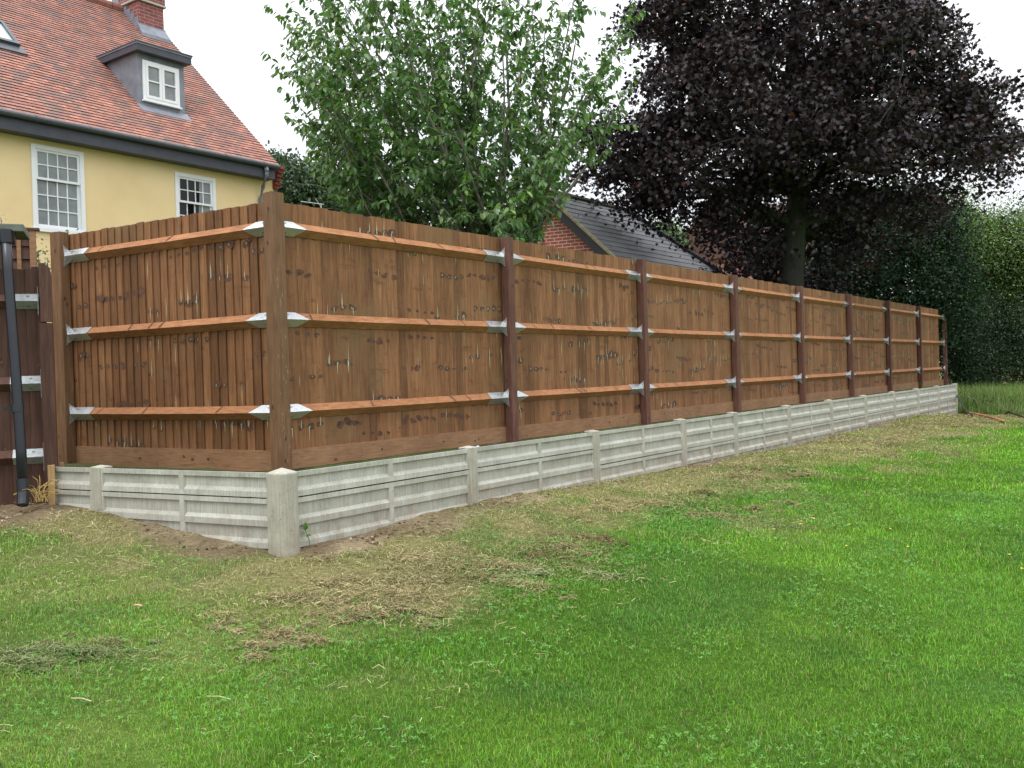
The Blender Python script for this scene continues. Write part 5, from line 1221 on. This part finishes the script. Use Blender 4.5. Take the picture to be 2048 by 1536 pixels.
loops = (k+np.array([0, 1, 3, 2, 2, 3, 5, 4])).ravel(); o = rawmesh('dry_grass_clippings', V, loops, np.arange(2*n)*4, np.full(2*n, 4), mt['dry'], None, np.repeat(np.clip(C, .01, 1), 6, 0)); tag(o, kind='stuff')
# tall rough grass at the foot of the hedge, and a turf fringe between wall and fence
x = rng.uniform(8, 22, 120000); y = rng.uniform(17, 30, 120000); t, nn, _, _ = wallco(x, y)
bx = x*.8+3.0; k = (y > 20.3+ .03*(x-10) + (fbm(x*.8, y*.8, 3)-.5)*1.5) & ((t > 19.6) | (nn > 99)) & (x/y < .62); x, y = x[k], y[k]; n = len(x)
H = .42*rng.uniform(.2, 1.3, n)*(.6+.8*fbm(x*1.5, y*1.5, 3))*sstep(20.0, 22.2, y)+.12; c = colvar(n, (.14,.235,.065), .3, (.24,.26,.12), .3)
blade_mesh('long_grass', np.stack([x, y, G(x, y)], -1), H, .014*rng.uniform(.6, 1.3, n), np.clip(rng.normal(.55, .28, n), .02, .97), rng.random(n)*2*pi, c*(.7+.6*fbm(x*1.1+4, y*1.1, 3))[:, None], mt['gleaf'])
u = rng.uniform(-.4, 20, 26000); w_ = rng.uniform(-1.35, -.07, 26000); pp = np.array([WL.p(a_, b_, ZG-.02) for a_, b_ in zip(u, w_)])
k = fbm(pp[:, 0]*2, pp[:, 1]*2, 3) > .38; k &= (u > .5); pp = pp[k]; n = len(pp)
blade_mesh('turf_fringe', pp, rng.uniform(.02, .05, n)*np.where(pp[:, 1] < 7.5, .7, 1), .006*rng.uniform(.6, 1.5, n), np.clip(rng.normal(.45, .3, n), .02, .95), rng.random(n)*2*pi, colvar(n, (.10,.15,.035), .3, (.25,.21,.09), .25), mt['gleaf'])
# earth crumbs along the foot of the wall
x, y = pts_band(4.5, 14, 420); dry, soil, n1, n2, n3 = lawn_masks(x, y); t, nn, t2, nn2 = wallco(x, y); k = (rng.random(len(x)) < soil+.25*(np.minimum(np.where(t > 0, nn, 9), np.where((t < 0) & (t2 > 0), nn2, 9)) < .12)); x, y = x[k], y[k]; n = len(x)
OC_V = [(1,0,0), (0,1,0), (-1,0,0), (0,-1,0), (0,0,.6), (0,0,-.6)]; OC_F = [(0,1,4), (1,2,4), (2,3,4), (3,0,4), (1,0,5), (2,1,5), (3,2,5), (0,3,5)]
o = scatter('dirt', OC_V, OC_F, np.stack([x, y, G(x, y)+.004], -1), randrot(n, 2, 0)*(rng.uniform(.004, .017, n)**1)[:, None, None], colvar(n, (.16,.10,.062), .35, (.30,.24,.17), .2), mt['dry']); tag(o, kind='stuff')
# loose stones on the worn soil at the left
x, y = [], []
n = 500; P = []
while len(P) < n:
    p = gz_(random.uniform(-20, 260), random.uniform(1012, 1062), 6) if False else None
    uu = random.uniform(1.6, 3.3); w_ = random.uniform(.06, .95); q = WS.p(uu, w_, 0); P.append((q[0], q[1]))
P = np.array(P); nz = fbm(P[:, 0]*5, P[:, 1]*5, 3); P = P[nz > .45]; n = len(P); PP = np.stack([P[:, 0], P[:, 1], G(P[:, 0], P[:, 1])+.004], -1)
OC_V = [(1,0,0), (0,1,0), (-1,0,0), (0,-1,0), (0,0,.6), (0,0,-.6)]; OC_F = [(0,1,4), (1,2,4), (2,3,4), (3,0,4), (1,0,5), (2,1,5), (3,2,5), (0,3,5)]
o = scatter('gravel', OC_V, OC_F, PP, randrot(n, 2, 0)*rng.uniform(.004, .013, n)[:, None, None], colvar(n, (.42,.34,.24), .3), mt['dry']); tag(o, kind='stuff')
